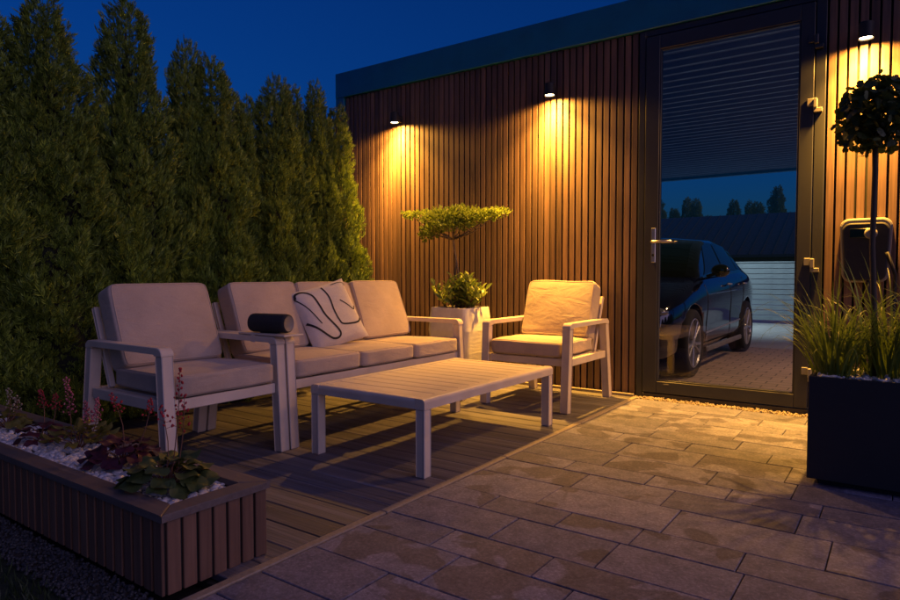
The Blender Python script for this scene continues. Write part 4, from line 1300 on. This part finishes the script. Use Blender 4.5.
cab_patch('rear_window', lambda s: (3.55, 4.02), .38, .62, M['carglass'], .006, 10, 12)
def wheel(xs, ay):
    s = 1 if xs > 0 else -1
    w = empty('wheel', (xs, ay, WR)); w.parent = car
    R_ = Matrix.Rotation(RAD(90)*s, 4, 'Y')
    m = MB(); m.lathe([(.235, -.20), (.30, -.205), (.328, -.19), (.335, -.16), (.335, -.05), (.328, -.018), (.305, -.002), (.255, -.004), (.240, -.02)], 40, R_, cap=False); m.build('tyre', M['tyre'], w, smooth=True)
    m = MB(); m.lathe([(.243, -.01), (.236, -.006), (.228, -.02), (.222, -.12), (.02, -.13)], 40, R_, cap=False); m.lathe([(.0, -.015), (.05, -.018), (.055, -.03), (.055, -.06)], 24, R_, cap=False)
    m.build('rim', M['rim'], w, smooth=False)
    m = MB()
    for k in range(5):
        for d in (-.16, .16):
            a = RAD(72*k)+d*.5; a2 = RAD(72*k)+d*1.25
            p0 = R_ @ Vector((.04*math.cos(a), .04*math.sin(a), -.03)); p1 = R_ @ Vector((.232*math.cos(a2), .232*math.sin(a2), -.018))
            m.bar(p0, p1, .026, .03, R_ @ Vector((0, 0, 1)))
    m.build('spokes', M['rim'], w)
for ay in AX:
    for s in (-1, 1): wheel(s*.895, ay)
for s in (-1, 1):
    mm = empty('wing_mirror', (s*.86, 1.52, 1.02)); mm.parent = car
    V_, F_ = ico(2); V_ = V_*np.array([.095, .06, .07]); V_[:, 1] = np.clip(V_[:, 1], -.06, .035)
    obj('mirror_shell', np_mesh('mirror_shell', V_+np.array([s*.10, 0, .03]), F_, True), M['carpaint'], mm)
    m = MB(); m.bar((-s*.04, 0, -.03), (s*.06, 0, .0), .05, .03); m.build('mirror_arm', M['black'], mm)
    # head lamp, tail lamp
    V_, F_ = ico(2)
    obj('headlight', np_mesh('headlight', V_*np.array([.15, .11, .05]), F_, True), M['headlamp'], car, (s*.66, .20, .66), (0, 0, s*.45))
    obj('tail_light', np_mesh('tail_light', V_*np.array([.12, .06, .05]), F_, True), M['flower_red'], car, (s*.68, 4.17, .86), (0, 0, -s*.4))
    for yy in (2.28, 3.15):
        m = MB(); m.tube([(s*.882, yy-.08, .90), (s*.905, yy-.06, .90), (s*.905, yy+.06, .90), (s*.882, yy+.08, .90)], .010, 8); m.build('door_handle', M['rim'], car, smooth=True)
    m = MB(); m.box(s*.89-.02, s*.89+.012, 1.27, 2.97, .205, .262, b=.01); m.build('sill_trim', M['rim'] if False else M['grey_cap'], car)
m = MB(); m.box(-.26, .26, -.012, .015, .50, .61, b=.003); m.build('number_plate', M['plate'], car)
m = MB(); m.box(-.5, .5, .0, .03, .30, .44, b=.01); m.build('lower_grille', M['black'], car)

# ================================================================== YARD BEYOND THE CARPORT
fn = empty('slat_fence', (0, 14.7, 0), 0, 'pale horizontal board fence across the yard behind the car', 'fence')
bme = py_mesh('board', *box_vf(-6, 6, -.012, .012, 0, .098, .003))
for k in range(11):
    obj('board', bme, M['fence'], fn, (-2.5, 0, .06+k*.108))
for x in range(-8, 5, 2):
    m = MB(); m.box(-.03, .03, .0135, .07, -.01, 1.26); m.build('post', M['anthracite'], fn, (x+.5, 0, 0))
m = MB(); m.box(-8.5, 3.5, -.02, .075, 1.252, 1.28); m.build('top_rail', M['fence'], fn)
hs_ = empty('neighbour_house', (-9, 40, 0), 0, 'long low house with a dark standing seam metal roof', 'house')
m = MB(); m.box(-14, 14, 0, 12, -.05, 2.2); m.build('wall', M['render'], hs_)
m = MB(); m.add([(-14.5, -.6, 2.15), (14.5, -.6, 2.15), (14.5, 6, 5.0), (-14.5, 6, 5.0), (14.5, 12.6, 2.15), (-14.5, 12.6, 2.15), (-14.5, -.6, 2.0), (14.5, -.6, 2.0)], [[0, 1, 2, 3], [3, 2, 4, 5], [6, 7, 1, 0], [0, 3, 5], [1, 4, 2]])
rf = m.build('roof', M['roofmetal'], hs_)
m = MB(); L = math.hypot(6.6, 2.85)
m.bar((0, -.6, 2.18), (0, 6, 5.03), .04, .05); sm_ = py_mesh('roof_seam', m.V, m.F)
for k in range(48):
    obj('roof_seam', sm_, M['roofmetal'], rf, (-14.4+k*.6, 0, 0))

# eave lamp at the far edge of the carport, lighting the yard
el = empty('eave_lamp', (-2.92, 13.06, 2.93), 0, 'small lit lamp under the far edge of the carport roof', 'lamp')
m = MB(); m.box(-.06, .06, -.05, .05, -.035, .01); m.build('lamp_housing', M['grey_cap'], el)
m = MB(); m.box(-.045, .045, -.04, .04, -.040, -.0355); m.build('lens', M['lens_white'], el)
ld = bpy.data.lights.new('yard_light', 'SPOT'); ld.energy = 150; ld.color = (.72, .92, 1.0); ld.spot_size = RAD(112); ld.spot_blend = .5; ld.shadow_soft_size = .05
lo = bpy.data.objects.new('yard_light', ld); COL.objects.link(lo); lo.parent = el; lo.location = (0, 0, -.05); lo.rotation_euler = (RAD(10), 0, 0)

# added lamp, fixture unseen; warms the floor and car seen through the door
cl = empty('added_ceiling_lamp', (.35, 7.3, 2.914), 0, 'added warm ceiling lamp, out of view, lighting the carport floor and car', 'lamp')
m = MB(); m.lathe([(.07, 0), (.075, -.01), (.07, -.05), (.06, -.052)], 24, None); m.build('lamp_housing', M['grey_cap'], cl)
m = MB(); m.lathe([(.058, -.0525), (.0, -.056)], 24, None, cap=False); m.build('lens', M['lens'], cl)
ld = bpy.data.lights.new('added_carport_light', 'SPOT'); ld.energy = 130; ld.color = (1.0, .55, .28); ld.spot_size = RAD(150); ld.spot_blend = .8; ld.shadow_soft_size = .05
lo = bpy.data.objects.new('added_carport_light', ld); COL.objects.link(lo); lo.parent = cl; lo.location = (0, 0, -.065)
